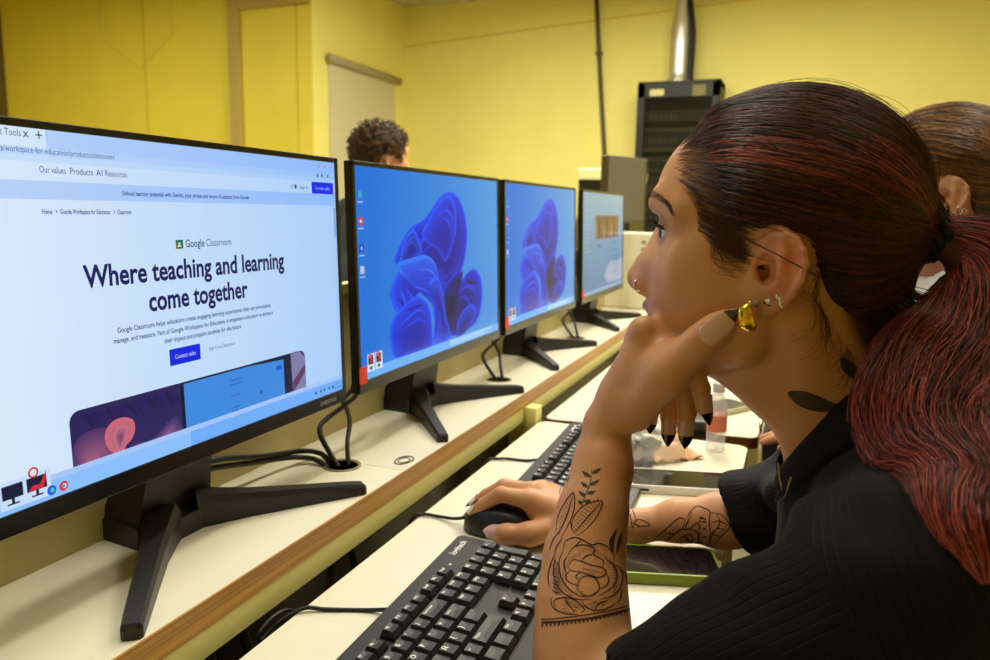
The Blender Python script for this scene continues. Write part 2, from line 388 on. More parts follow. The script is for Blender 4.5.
for a in (.494, .503, .516): pg.rect(tx, a, a+.0028, .1345, .1385, (40, 70, 110), 3)
for a in (.496, .510, .523): pg.rect(tx, a, a+.004, .1475, .1482, (60, 90, 140), 3)
tx.build('menu_text', LCD, scr)
h1 = MB()
pg.text(h1, 'Where teaching and learning', .149, .0262, .0268, .272, INK, bold=.0007); pg.text(h1, 'come together', .2155, -.0015, .0268, .138, INK, bold=.0007)
h1.build('heading', LCD, scr)
lg = MB()
pg.text(lg, 'Google', .2665, .0560, .0108, .0255, (30, 50, 110), bold=.0001); pg.text(lg, 'Classroom', .2945, .0560, .0108, .037, (60, 90, 150))
pg.rect(lg, .2535, .2635, .0545, .0635, (12, 110, 84), 3); pg.rect(lg, .2535, .2635, .0545, .0550, (230, 180, 60), 4); pg.rect(lg, .2535, .2543, .0545, .0635, (230, 180, 60), 4); pg.rect(lg, .2572, .2598, .0588, .0608, (210, 235, 225), 4); pg.rect(lg, .2562, .2608, .0566, .0582, (210, 235, 225), 4)
lg.build('product_logo', LCD, scr)
pt_ = MB()
for tt, a, z, wd in (('Google Classroom helps educators create engaging learning experiences they can personalize,', .178, -.0168, .214), ('manage, and measure. Part of Google Workspace for Education, it empowers educators to enhance', .173, -.0258, .222), ('their impact and prepare students for the future.', .231, -.0345, .110)):
    pg.text(pt_, tt, a, z, .0066, wd, (26, 40, 110), bold=.00008)
pt_.build('paragraph', LCD, scr)
bt = MB()
pg.poly(bt, rounded(.2362, .2772, -.0578, -.0415, .0012), (10, 36, 226), 2); pg.text(bt, 'Contact sales', .2430, -.0518, .0062, .0275, (205, 218, 255)); bt.build('button', LCD, scr); bt = MB(); pg.poly(bt, rounded(.2845, .3345, -.0572, -.0415, .0012), (198, 222, 255), 2); pg.text(bt, 'Sign in to Classroom', .2895, -.0512, .0060, .039, (44, 66, 140)); bt.build('button', LCD, scr); bt = MB()
pg.rect(bt, .4815, .5285, .1140, .1283, (8, 34, 232), 3); pg.text(bt, 'Contact sales', .489, .1190, .0060, .031, (150, 180, 255), k=4)
bt.build('button', LCD, scr)
pc = MB()
pic = rounded(.1225, .4525, -.170, -.0765, .010)
pic = [(a, max(z, -.1300)) for a, z in pic]
pg.poly(pc, pic, (44, 36, 92), 1)
def blend_poly(P, anchor, n, c0, c1, k):
    Q = spline([(x, z, 0) for x, z in P]+[(P[0][0], P[0][1], 0)], 4)[:-1]
    for i in range(n, 0, -1):
        t = i/n; pg.poly(pc, [(anchor[0]+(q.x-anchor[0])*t, max(-.13, anchor[1]+(q.y-anchor[1])*t)) for q in Q], tuple(c1[j]+(c0[j]-c1[j])*t for j in range(3)), k+.5*(n-i)/n)
blend_poly([(.1235, -.129), (.124, -.108), (.135, -.098), (.152, -.097), (.168, -.104), (.175, -.129)], (.140, -.128), 10, (84, 52, 104), (190, 108, 140), 1.6)
blend_poly([(.178, -.129), (.186, -.120), (.205, -.124), (.222, -.114), (.236, -.108), (.243, -.112), (.244, -.129)], (.225, -.130), 9, (66, 46, 104), (186, 122, 166), 1.6)
ear_ = [(.164, -.124), (.157, -.115), (.1565, -.103), (.164, -.0952), (.176, -.0935), (.187, -.0985), (.189, -.108), (.184, -.1165), (.178, -.120), (.173, -.1265)]
blend_poly(ear_, (.172, -.110), 9, (206, 106, 124), (176, 96, 128), 2.4); blend_poly([(.169, -.124), (.165, -.111), (.169, -.102), (.177, -.101), (.181, -.106), (.177, -.116)], (.172, -.112), 6, (196, 116, 140), (112, 54, 92), 3.2)
for k in range(14):
    a = .135+k*.0075; pg.poly(pc, [(a, -.083-.001*(k % 3)), (a+.006, -.081), (a+.014, -.092-.002*(k % 4)), (a+.009, -.095)], (34+5*(k % 3), 30, 80+8*(k % 3)), 1.3)
pg.rect(pc, .247, .2515, -.13, -.0775, (16, 20, 52), 2); pg.rect(pc, .2515, .417, -.13, -.0768, (24, 28, 60), 2)
pg.poly(pc, [(.2515, -.13), (.2515, -.0785), (.345, -.0785), (.41, -.0815), (.41, -.13)], (62, 140, 226), 3)
for z, a0, a1 in ((-.088, .318, .338), (-.0925, .318, .336), (-.105, .318, .331), (-.118, .318, .333), (-.122, .318, .329)): pg.rect(pc, a0, a1, z-.0016, z, (52, 110, 190), 4)
pg.rect(pc, .396, .406, -.092, -.0875, (30, 70, 220), 4); pg.rect(pc, .365, .37, -.114, -.110, (44, 100, 180), 4)
pg.rect(pc, .417, .424, -.13, -.0768, (26, 28, 60), 3)
pg.poly(pc, [(.426, -.13), (.424, -.0775), (.4425, -.0775), (.4525, -.086), (.4525, -.13)], (128, 128, 172), 2); pg.poly(pc, [(.426, -.112), (.452, -.094), (.452, -.104), (.426, -.125)], (96, 60, 100), 3)
pc.build('page_picture', LCD, scr)
ic = MB()
def wallmark(ic, a, z, k, q=.6):
    pg.rect(ic, a, a+.028*q, z, z+.018*q, (18, 22, 60), k); pg.rect(ic, a+.012*q, a+.016*q, z-.006*q, z, (20, 22, 40), k); pg.rect(ic, a+.006*q, a+.022*q, z-.008*q, z-.006*q, (20, 22, 40), k)
for a in (.0595, .080):
    pg.rect(ic, a-.002, a+.021, -.1395, -.117, (200, 224, 255), 5); wallmark(ic, a, -.1315, 6, .62)
    if a < .07: ic.build('taskbar_icon', LCD, scr); ic = MB()
pg.poly(ic, [(.081, -.131), (.085, -.127), (.0915, -.1275), (.0975, -.118), (.0975, -.1235), (.094, -.131)], (206, 40, 52), 7)
ring = [(.0865+.0045*math.cos(t), -.1165+.0045*math.sin(t)) for t in np.linspace(0, 6.28, 20)]; ring2 = [(.0865+.003*math.cos(t), -.1165+.003*math.sin(t)) for t in np.linspace(0, 6.28, 20)]
pg.poly(ic, ring, (206, 30, 40), 7); pg.poly(ic, ring2, (225, 225, 240), 8); ic.build('taskbar_icon', LCD, scr); ic = MB()
for a, cs in ((.1010, [(20, 90, 220), (60, 200, 190)]), (.1120, [(214, 60, 50), (240, 240, 250)])):
    pg.poly(ic, [(a+.0042*math.cos(t), -.1362+.0042*math.sin(t)) for t in np.linspace(0, 6.28, 18)], cs[0], 6); pg.poly(ic, [(a+.0020*math.cos(t)+.0006, -.1362+.0020*math.sin(t)) for t in np.linspace(0, 6.28, 14)], cs[1], 7)
    if a < .105: ic.build('taskbar_icon', LCD, scr); ic = MB()
pg.poly(ic, [(.1120+.0013*math.cos(t), -.1362+.0013*math.sin(t)) for t in np.linspace(0, 6.28, 14)], (50, 110, 230), 8); ic.build('taskbar_icon', LCD, scr); ic = MB()
for a in (.470, .481, .489, .500, .508): pg.rect(ic, a, a+.0035, -.1375, -.1340, (30, 70, 150), 6)
pg.text(ic, '10:42 a.m.', .5140, -.1345, .0042, .015, (30, 70, 150), k=6); pg.text(ic, '24/10/2024', .5135, -.1400, .0042, .016, (30, 70, 150), k=6)
ic.build('clock_text', LCD, scr)
st = MB(); pg.poly(st, [(.126, -.1500), (.160, -.1452), (.168, -.1400), (.158, -.1425), (.150, -.1445)], (170, 172, 190), 45)
# --- wallpaper monitors
def bloom(pg, mb):
    A = [(.12, .014), (.111, .022), (.135, .047), (.166, .069), (.216, .083), (.268, .115), (.306, .127), (.346, .119), (.374, .088), (.383, .048), (.363, -.003), (.316, -.033), (.277, -.046), (.252, -.012), (.172, .019)]
    Bp = [(.291, -.081), (.33, -.046), (.378, -.018), (.415, -.012), (.446, -.032), (.451, -.069), (.426, -.109), (.359, -.124), (.305, -.122), (.272, -.106)]
    Cp = [(.12, .002), (.096, -.024), (.101, -.044), (.12, -.058), (.172, -.041), (.217, -.025), (.228, -.01), (.172, .012)]
    D = [(.091, -.091), (.101, -.068), (.141, -.048), (.183, -.04), (.223, -.062), (.232, -.106), (.226, -.1285), (.13, -.1285), (.1, -.122)]
    Ep = [(.12, .018), (.17, .022), (.215, .024), (.25, .006), (.262, -.03), (.272, -.075), (.285, -.1285), (.235, -.1285), (.240, -.09), (.226, -.045), (.205, -.02), (.165, -.006), (.13, -.002)]
    Fp = [(.223, -.022), (.25, -.012), (.268, -.03), (.277, -.046), (.288, -.088), (.305, -.122), (.285, -.1285), (.262, -.1285), (.262, -.085), (.247, -.045)]
    def petal(P, anchor, n, c0, c1, folds, k, ph=0):
        Q = spline([(x, z, 0) for x, z in P]+[(P[0][0], P[0][1], 0)], 5)
        ax, az = anchor
        m = len(Q)
        for i in range(n, 0, -1):
            t = i/n
            V = [pg.p(ax+(q.x-ax)*t, az+(q.y-az)*t, k+.3*(n-i)/n) for q in Q]
            u = .10+.70*t**2.4+(.20 if i == n else 0)
            c = tuple(c0[j]+(c1[j]-c0[j])*u for j in range(3)); mb.add(V[:-1], [list(range(m-1))], c)
        # soft fold lines sweeping along the petal
        for fi, (f, a0, a1) in enumerate(((.80, .05, .48), (.62, .10, .52), (.46, .55, .92), (.72, .56, .95), (.88, .2, .4))):
            i0, i1 = int(a0*m), int(a1*m); L_ = []; R_ = []
            for i in range(i0, i1+1):
                q = Q[i]; s_ = math.sin(math.pi*(i-i0)/max(1, i1-i0)); ww = .030*s_; ff = f-.10*s_
                L_.append((ax+(q.x-ax)*(ff+ww), az+(q.y-az)*(ff+ww))); R_.append((ax+(q.x-ax)*(ff-ww), az+(q.y-az)*(ff-ww)))
            u = (.95, .80, .70, .9, .05)[fi]; c = tuple(c0[j]+(c1[j]-c0[j])*u for j in range(3))
            for i in range(len(L_)-1): mb.add([pg.p(*L_[i], k+.35), pg.p(*L_[i+1], k+.35), pg.p(*R_[i+1], k+.35), pg.p(*R_[i], k+.35)], [[0, 1, 2, 3]], c)
    petal(A, (.300, .000), 22, (0, 6, 140), (14, 62, 246), 3.3, 1, .4)
    petal([(.2, .06), (.27, .112), (.31, .123), (.335, .10), (.33, .05), (.29, .01), (.26, .03), (.22, .045)], (.285, .03), 14, (0, 12, 160), (18, 78, 250), 2.2, 2, 0)
    petal([(.125, .012), (.14, .045), (.172, .066), (.19, .05), (.2, .03), (.16, .018)], (.165, .026), 10, (0, 14, 140), (26, 92, 250), 2.5, 3, .5)
    petal(Bp, (.31, -.110), 18, (0, 4, 96), (10, 50, 236), 2.4, 3, .2)
    petal([(.277, -.05), (.3, -.03), (.36, -.012), (.345, -.047), (.331, -.086), (.291, -.098)], (.30, -.085), 10, (0, 2, 60), (2, 16, 140), 1.2, 4, 2.6)
    petal(Cp, (.22, -.022), 12, (0, 18, 170), (14, 78, 248), 1.6, 4, .4)
    petal(D, (.185, -.118), 18, (0, 14, 160), (14, 76, 250), 2.3, 5, .1)
    petal(Ep, (.255, -.07), 14, (2, 24, 190), (40, 116, 252), 2.1, 6, 0)
    petal(Fp, (.268, -.085), 12, (0, 10, 150), (26, 92, 250), 2.2, 7, 0)
    petal([(.33, -.1285), (.335, -.1), (.37, -.08), (.4, -.075), (.42, -.09), (.40, -.112), (.37, -.124)], (.35, -.126), 10, (0, 6, 120), (18, 70, 240), 1.8, 6, .2)
def wallpaper(m, T, bz, sat=1.0, sun=True):
    pg = Page(T); b = MB(); NX, NZ = 24, 16
    for i in range(NX):
        for j in range(NZ):
            a0 = SX0+(SX1-SX0)*i/NX; a1 = SX0+(SX1-SX0)*(i+1)/NX; z0 = SZ0+(SZ1-SZ0)*j/NZ; z1 = SZ0+(SZ1-SZ0)*(j+1)/NZ
            tx_ = i/(NX-1); tz = j/(NZ-1); k = min(1, max(0, .15+.55*tx_*(1-.4*tz)+.35*tz*tx_))
            c0, c1 = (0, 104, 218), (92, 164, 228)
            pg.rect(b, a0, a1, z0, z1, tuple(c0[q]+(c1[q]-c0[q])*k*sat for q in range(3)), 0)
    s = b.build('screen', LCD, m)
    f = MB(); bloom(pg, f); f.build('wallpaper_flower', LCD, s)
    tb = MB(); pg.rect(tb, SX0, SX1, SZ0, -.1285, (98, 176, 250), 9); pg.rect(tb, .30, .50, SZ0+.003, -.1295, (150, 200, 250), 10)
    tb.build('taskbar', LCD, s)
    ic = MB()
    for z, c, c2 in ((.115, (30, 150, 200), (60, 190, 220)), (.079, (206, 60, 60), (240, 240, 240)), (.042, (16, 70, 190), (180, 210, 255)), (.012, (170, 200, 240), (190, 220, 250))):
        pg.rect(ic, .013, .024, z-.005, z+.006, c, 10); pg.rect(ic, .0165, .0205, z-.0015, z+.0025, c2, 11); pg.rect(ic, .011, .026, z-.0105, z-.0085, (150, 190, 240), 10); ic.build('desktop_icon', LCD, s); ic = MB()
    for a in (.028, .050):
        pg.rect(ic, a-.004, a+.016, -.1335, -.108, (214, 228, 250), 10); pg.rect(ic, a-.002, a+.012, -.1235, -.110, (24, 20, 40), 11); pg.poly(ic, [(a-.001, -.1225), (a+.011, -.1185), (a+.008, -.112)], (196, 40, 50), 12)
        pg.poly(ic, [(a+.0035+.004*math.cos(t), -.111+.004*math.sin(t)) for t in np.linspace(0, 6.28, 14)], (220, 90, 110), 12); pg.rect(ic, a+.002, a+.009, -.131, -.1265, (30, 60, 120), 11); ic.build('desktop_icon', LCD, s); ic = MB()
    for a in (.46, .475, .49, .505): pg.rect(ic, a, a+.008, -.1385, -.1350, (60, 120, 200), 11)
    ic.build('tray_symbols', LCD, s)
def red_sticker(m, T, a0=-.0005, label='small red sticker'):
    mb = MB(); P = rounded(a0, a0+.0195, -.1475, -.1225, .003)
    V = [T @ Vector((.0021, a-MW/2, z)) for a, z in P]+[T @ Vector((.0031, a-MW/2, z)) for a, z in P]; n = len(P)
    mb.add(V, [list(range(n, 2*n))]+[[i, (i+1) % n, n+(i+1) % n, n+i] for i in range(n)])
    mb.build('red_sticker', mat('red_sticker', (246, 62, 30), .5), m)
m2, T2, bz = monitor(.894+MW/2, 'second monitor along the shelf, blue flower wallpaper seen large with its icons')
wallpaper(m2, T2, bz); red_sticker(m2, T2)
m3, T3, bz = monitor(1.465+MW/2, 'third monitor along the shelf, blue flower wallpaper half as large in view')
wallpaper(m3, T3, bz, 1.1); red_sticker(m3, T3)
m4, T4, bz = monitor(2.075+MW/2, 'fourth monitor along the shelf, pale page with a small brown picture')
pg = Page(T4); b = MB()
for j in range(16):
    z0 = SZ0+(SZ1-SZ0)*j/16; z1 = SZ0+(SZ1-SZ0)*(j+1)/16; k = j/15; pg.rect(b, SX0, SX1, z0, z1, (58+78*k, 116+52*k, 170+26*k), 0)
s4 = b.build('screen', LCD, m4)
f = MB(); pg.rect(f, .15, .46, .018, .088, (92, 58, 56), 1)
for k in range(9): pg.poly(f, [(.155+k*.033, .018), (.17+k*.033, .018), (.178+k*.033, .05+.02*(k % 3)), (.165+k*.033, .086-.01*(k % 4)), (.152+k*.033, .06)], ((150, 104, 92), (52, 34, 40), (120, 76, 68))[k % 3], 2)
pg.poly(f, [(.20+.02*math.cos(t), -.004+.006*math.sin(t)) for t in np.linspace(0, 6.28, 14)], (24, 70, 170), 1)
f.build('page_picture', LCD, s4)
f = MB()
for z, a0, a1 in ((.012, .25, .32), (-.02, .24, .41), (-.026, .24, .36)): pg.rect(f, a0, a1, z-.002, z, (60, 120, 180), 1)
for k in range(10): pg.rect(f, .03, .10-.02*(k % 3), .10-.013*k, .103-.013*k, (130, 170, 205), 1)
f.build('page_text', LCD, s4)
f = MB(); pg.poly(f, [(.27, -.10), (.30, -.075), (.36, -.055), (.43, -.062), (.50, -.052), (SX1, -.055), (SX1, -.125), (.32, -.125)], (150, 164, 190), 1); pg.rect(f, SX0, SX1, SZ0, -.131, (120, 160, 200), 2)
f.build('taskbar', LCD, s4); red_sticker(m4, T4)
# --- back-to-back monitors of the opposite row and the grey-backed one
for i, (y, lb) in enumerate(((1.10, 'dark monitor back showing in the gap between the first two monitors'), (1.72, 'dark monitor back showing just above the second monitor'))):
    t, _, _ = monitor(y, lb, -.36, math.pi, SH+.0005, False, 'monitors turned away on the opposite row')
MB_GREY = mat('grey_shell', (112, 108, 88), .55)
t = thing('grey_monitor', 'grey-faced monitor, switched off, rising beyond the fourth screen', 'monitor', (-.078, 3.024, SH), -.43)
MB().box(-.036, 0, -.130, .130, .305, .560, .006).build('housing', mat('dark_side', (70, 62, 30), .5), t)
MB().box(.0, .002, -.126, .112, .312, .553, .0008).build('screen', MB_GREY, t)
MB().box(-.06, -.03, -.04, .04, .02, .34, .004).build('neck', BLK, t); MB().box(-.11, .07, -.10, .10, 0, .02, .006).build('base', BLK, t)
t = thing('corner_cabinet', 'cream cabinet under the grey switched-off monitor past the shelf end', 'cabinet', (-.12, 3.11, FLOOR))
MB().box(-.24, .24, -.29, .30, 0, SH-FLOOR-.02).build('body', mat('cream_cab', (214, 204, 150), .5), t)
MB().box(-.25, .25, -.295, .305, SH-FLOOR-.02, SH-FLOOR).build('top', WHITE, t)
MB().box(.24, .252, -.28, .29, .05, SH-FLOOR-.04, .003).build('door', mat('cream_cab', 0), t)
t = thing('opposite_shelf', 'white shelf of the opposite row behind the shown monitors', 'shelf', (-.36, 1.55, SH))
MB().box(-.25, .255, -1.9, 1.9, -.025, 0).build('top_board', WHITE, t)
for y in (-1.8, -.6, .6, 1.8): MB().box(-.20, .20, y-.015, y+.015, FLOOR-SH, -.0255).build('upright', mat('cream_up', (210, 200, 140), .5), t)
# ------------------------------------------------------------------ keyboards
KB = mat('keyboard_black', (27, 25, 24), .6, bump=.1, bscale=1500); KEY = mat('keycap_black', (24, 22, 21), .5, bump=.08, bscale=1500)
LEG = mat('key_legend', (235, 232, 222), .6)
def keyboard(xr, yc, rz, label, full=True, legends=True, cut=0, z=DK):
    L = .450 if full else .365; W = .155
    t = thing('computer_keyboard', label, 'keyboard', (xr, yc, z), rz, None)
    h = lambda b: .0195-.011*b/W            # top height at depth b
    mb = MB()
    O = rounded(-L/2, L/2, 0, W, .008, 4)
    V = []; n = len(O)
    for y, x in O: V.append((x, y, .003))
    for y, x in O: V.append((x, y, h(x)-.003))
    for y, x in O: V.append((x*.985+W*.0075, y*.995, h(x)))
    F_ = [list(range(n)), list(range(2*n, 3*n))[::-1]]
    for r in range(2):
        for i in range(n): F_.append([r*n+i, r*n+n+i, r*n+n+(i+1) % n, r*n+(i+1) % n])
    mb.add(V, F_)
    for (a, b) in ((-L/2+.03, .012), (L/2-.03, .012), (-L/2+.03, W-.012), (L/2-.03, W-.012)): mb.box(b-.005, b+.005, a-.012, a+.012, 0, .0035)
    body = mb.build('case', KB, t)
    MB().box(W-.020, W+.012, -L/2+.012, L/2-.012, .002, .0085, .003).build('palm_edge', mat('palm_grey', (62, 60, 60), .35), t)
    # key layout: (a, b, width, depth)
    u = .0190; K = []
    a0 = -L/2+.012
    rows = [.047, .066, .085, .104, .123]
    fb = .026
    x = a0
    def key(a, b, w=1, d=1, lg=''): K.append((a+w*u/2, b, w*u-.0012, d*u-.0012, lg))
    key(a0, fb, 1, .82, 'Esc')
    for g, st in enumerate((2, 6.5, 11)):
        for k in range(4): key(a0+(st+k)*u, fb, 1, .82, 'F%d' % (g*4+k+1))
    for k, c in enumerate("|1234567890'¿"): key(a0+k*u, rows[0], 1, 1, c)
    key(a0+13*u, rows[0], 2, 1, 'Retroceso')
    key(a0, rows[1], 1.5, 1, 'Tab')
    for k, c in enumerate("QWERTYUIOP´+"): key(a0+(1.5+k)*u, rows[1], 1, 1, c)
    key(a0+13.5*u, rows[1], 1.5, 1, 'Intro')
    key(a0, rows[2], 1.75, 1, 'Bloq')
    for k, c in enumerate("ASDFGHJKLÑ{}"): key(a0+(1.75+k)*u, rows[2], 1, 1, c)
    key(a0+13.75*u, rows[2], 1.25, 1, '')
    key(a0, rows[3], 1.25, 1, '')
    for k, c in enumerate("<ZXCVBNM,.-"): key(a0+(1.25+k)*u, rows[3], 1, 1, c)
    key(a0+12.25*u, rows[3], 2.75, 1, 'Mayus')
    x = 0
    for w_, c in ((1.25, 'Ctrl'), (1.25, ''), (1.25, 'Alt'), (6.25, ''), (1.25, 'AltGr'), (1.25, ''), (1.25, ''), (1.25, 'Ctrl')): key(a0+x*u, rows[4], w_, 1, c); x += w_
    n0 = a0+15.2*u
    for k, c in enumerate(('ImpP', 'Blq', 'Pausa')): key(n0+k*u, fb, 1, .82, c)
    for r in range(2):
        for k, c in enumerate((('Ins', 'Inicio', 'RePg'), ('Supr', 'Fin', 'AvPg'))[r]): key(n0+k*u, rows[r], 1, 1, c)
    key(n0+u, rows[3], 1, 1, '^')
    for k, c in enumerate('<v>'): key(n0+k*u, rows[4], 1, 1, c)
    if full:
        p0 = n0+3.2*u
        for r, rw in enumerate(('N/*-', '789', '456', '123')):
            for k, c in enumerate(rw): key(p0+k*u, rows[r], 1, 1, c)
        key(p0+3*u, (rows[1]+rows[2])/2, 1, 2, '+'); key(p0+3*u, (rows[3]+rows[4])/2, 1, 2, 'In')
        key(p0, rows[4], 2, 1, '0'); key(p0+2*u, rows[4], 1, 1, '.')
    # wells under the key blocks
    wl = MB()
    blocks = [(a0-.001, a0+15*u+.001, rows[0]-.0105, rows[4]+.0105), (n0-.001, n0+3*u+.001, rows[0]-.0105, rows[1]+.0105), (n0-.001, n0+3*u+.001, rows[4]-.0105, rows[4]+.0105), (n0+u-.001, n0+2*u+.001, rows[3]-.0105, rows[3]), (a0-.001, a0+u+.001, fb-.009, fb+.009)]+[(a0+s_*u-.001, a0+(s_+4)*u+.001, fb-.009, fb+.009) for s_ in (2, 6.5, 11)]+[(n0-.001, n0+3*u+.001, fb-.009, fb+.009)]
    if full: blocks.append((p0-.001, p0+4*u+.001, rows[0]-.0105, rows[4]+.0105))
    for a, b, c, d in blocks: wl.add([(c, a, h(c)+.0003), (d, a, h(d)+.0003), (d, b, h(d)+.0003), (c, b, h(c)+.0003)], [[0, 1, 2, 3]])
    wl.build('key_well', mat('well_black', (12, 11, 11), .6), body)
    km = MB(); lm = MB()
    keys = sorted(K, key=lambda k: (k[0]))
    kh = .0082
    objs = []
    for a, b, w_, d_, lg in K:
        hb = h(b); hw, hd = w_/2, d_/2; tw, td = hw-.0026, hd-.0022
        V = [(b-hd, a-hw, hb), (b+hd, a-hw, hb), (b+hd, a+hw, hb), (b-hd, a+hw, hb),
             (b-hd, a-hw, hb+.0025), (b+hd, a-hw, hb+.0025), (b+hd, a+hw, hb+.0025), (b-hd, a+hw, hb+.0025),
             (b-td-.0006, a-tw, hb+kh), (b+td-.0006, a-tw, hb+kh-.0008), (b+td-.0006, a+tw, hb+kh-.0008), (b-td-.0006, a+tw, hb+kh),
             (b-.0006, a-tw*.55, hb+kh-.0011), (b-.0006, a+tw*.55, hb+kh-.0011)]
        Fq = [[0, 1, 5, 4][::-1], [1, 2, 6, 5][::-1], [2, 3, 7, 6][::-1], [3, 0, 4, 7][::-1], [4, 5, 9, 8][::-1], [5, 6, 10, 9][::-1], [6, 7, 11, 10][::-1], [7, 4, 8, 11][::-1], [8, 9, 12], [9, 10, 13, 12], [10, 11, 13], [11, 8, 12, 13]]
        if legends: objs.append((b, V, Fq))
        km.add(V, Fq)
        if legends and lg:
            sz = .0066 if len(lg) == 1 else .0040
            TV, TF = text_mesh(lg, sz, None, 'LEFT', .00025 if len(lg) == 1 else .00012)
            ox, oy = a-tw+.0012, b-td+.0005+sz*.75
            lm.add([(oy-v.y, ox+v.x, hb+kh+.0004-.0008*((oy-v.y-b)/td*.5+.5)+0) for v in TV], TF)
    km.build('keys', KEY, t)
    if legends:
        lo = lm.build('key_legends', LEG, t)
        TV, TF = text_mesh('logitech', .0105, .036, 'LEFT', .0002)
        lo2 = MB().add([(.0165-v.y, L/2-.052+v.x, h(.0165-v.y)+.0006) for v in TV], TF).build('maker_lettering', LEG, body)
        ld = MB()
        for k in range(3): ld.box(.019, .0215, L/2-.075-k*.017, L/2-.072-k*.017, h(.02)-.001, h(.02)+.0006)
        ld.build('indicator', LEG, body)
    return t
keyboard(.219, .551, .028, 'near black keyboard with white legends beside the tattooed forearm')
keyboard(.207, 1.118, .04, 'second black keyboard on the desk, seen beyond the hand on the mouse', False, True)
CBL = mat('cable_black', (20, 18, 17), .45)
def cable(label, P, r=.0022, name='cable', n=8, mt=None, group=None):
    o = MB().tube(spline(P, n), r, 8).build(name, mt or CBL, smooth=True); tag(o, label, 'cable', group); return o
cable('thin black keyboard cable looping at the back edge of the desk', [(.222, .612, DK+.010), (.19, .611, DK+.0022), (.15, .595, DK+.0022), (.130, .585, DK+.004), (.115, .563, DK-.004), (.112, .540, DK-.010), (.112, .541, DK-.002), (.113, .560, DK+.004), (.112, .585, DK-.002), (.111, .597, DK-.02), (.112, .598, DK-.10)])
cable('thin black mouse cable running from the mouse to the desk edge', [(.1915, .838, DK+.012), (.175, .842, DK+.0065), (.150, .848, DK+.003), (.130, .846, DK+.003), (.117, .836, DK-.004), (.111, .81, DK-.06), (.108, .80, DK-.14)])
cable('thin black cable of the second keyboard crossing to the desk edge', [(.212, 1.115, DK+.008), (.18, 1.11, DK+.0022), (.14, 1.10, DK+.003), (.117, 1.085, DK-.006), (.112, 1.06, DK-.08)])
for i, y in enumerate((.50, .545, .74)):
    cable('black cord hanging in the dark gap under the shelf, ' + ['nearest', 'middle', 'farthest from the camera'][i] + ' of three', [(.085, y, DK+.0), (.088, y+.01, DK-.06), (.084, y+.0, DK-.2)], .005)
# grommets and monitor cables
def grommet(x, y, label):
    t = thing('cable_grommet', label, 'grommet', (x, y, SH))
    MB().lathe([(.021, 0), (.0225, .0016), (.025, .0016), (.026, 0), (.021, 0)], 32).build('ring', mat('grommet_ring', (150, 132, 84), .5), t, smooth=True)
    MB().lathe([(.0, .0004), (.0208, .0004)], 32).build('hole', mat('hole_shade', (64, 36, 12), .7), t)  # flat dark disc paints the shade inside the opening; board is uncut
grommet(.012, .838, 'round cable hole in the shelf right behind the foot of the first monitor')
grommet(.012, 1.42, 'round cable hole in the shelf just past the second monitor')
grommet(.012, 2.0, 'round cable hole in the shelf just before the fourth monitor')
def loops(y, k=''):
    lb = {'a': 'beside the first monitor', 'b': 'between the second and third monitors', 'c': 'beside the fourth monitor'}[k]
    cable('thick black cable bowing up from the shelf hole ' + lb, [(.010, y-.004, SH-.004), (-.008, y+.000, SH+.016), (-.024, y+.004, SH+.036), (-.030, y+.013, SH+.047), (-.030, y+.034, SH+.054), (-.030, y+.075, SH+.062), (-.030, y+.108, SH+.073), (-.052, y+.15, SH+.10)], .0036)
    cable('straighter black cable rising from the shelf hole ' + lb, [(.018, y+.006, SH-.004), (.004, y+.026, SH+.024), (-.010, y+.055, SH+.042), (-.024, y+.070, SH+.056), (-.034, y+.075, SH+.068), (-.036, y+.104, SH+.080), (-.055, y+.14, SH+.105)], .0032)
loops(.838, 'a'); loops(1.42, 'b'); loops(2.0, 'c')
cable('black cable lying along the shelf behind the first monitor, upper one', [(.002, .832, SH-.004), (-.012, .838, SH+.006), (-.030, .845, SH+.010), (-.045, .826, SH+.016), (-.055, .766, SH+.026), (-.060, .70, SH+.042), (-.062, .655, SH+.050), (-.066, .61, SH+.062), (-.06, .57, SH+.09)], .0036)
cable('black cable lying along the shelf behind the first monitor, lower one', [(.000, .826, SH-.004), (-.014, .824, SH+.006), (-.032, .826, SH+.008), (-.048, .80, SH+.014), (-.058, .74, SH+.024), (-.062, .68, SH+.036), (-.058, .640, SH+.042), (-.060, .62, SH+.047), (-.066, .59, SH+.065), (-.062, .56, SH+.09)], .0036)
# transparent sticker with an oval mark
t = thing('clear_sticker', 'clear sticker with a grey oval mark on the shelf beside the second monitor foot', 'sticker', (.070, .905, SH))
MB().box(-.033, .024, -.05, .06, .0, .0004).build('film', mat('sticker_film', (232, 226, 204), .3), t)
MB().tube([(.008+.011*math.cos(a), -.015+.018*math.sin(a), .0008) for a in np.linspace(0, 6.28, 30)], .0011, 5).tube([(.008+.007*math.cos(a), -.015+.011*math.sin(a), .0008) for a in np.linspace(0, 6.28, 30)], .0009, 5).build('oval_mark', mat('grey_print', (96, 92, 78), .6), t)

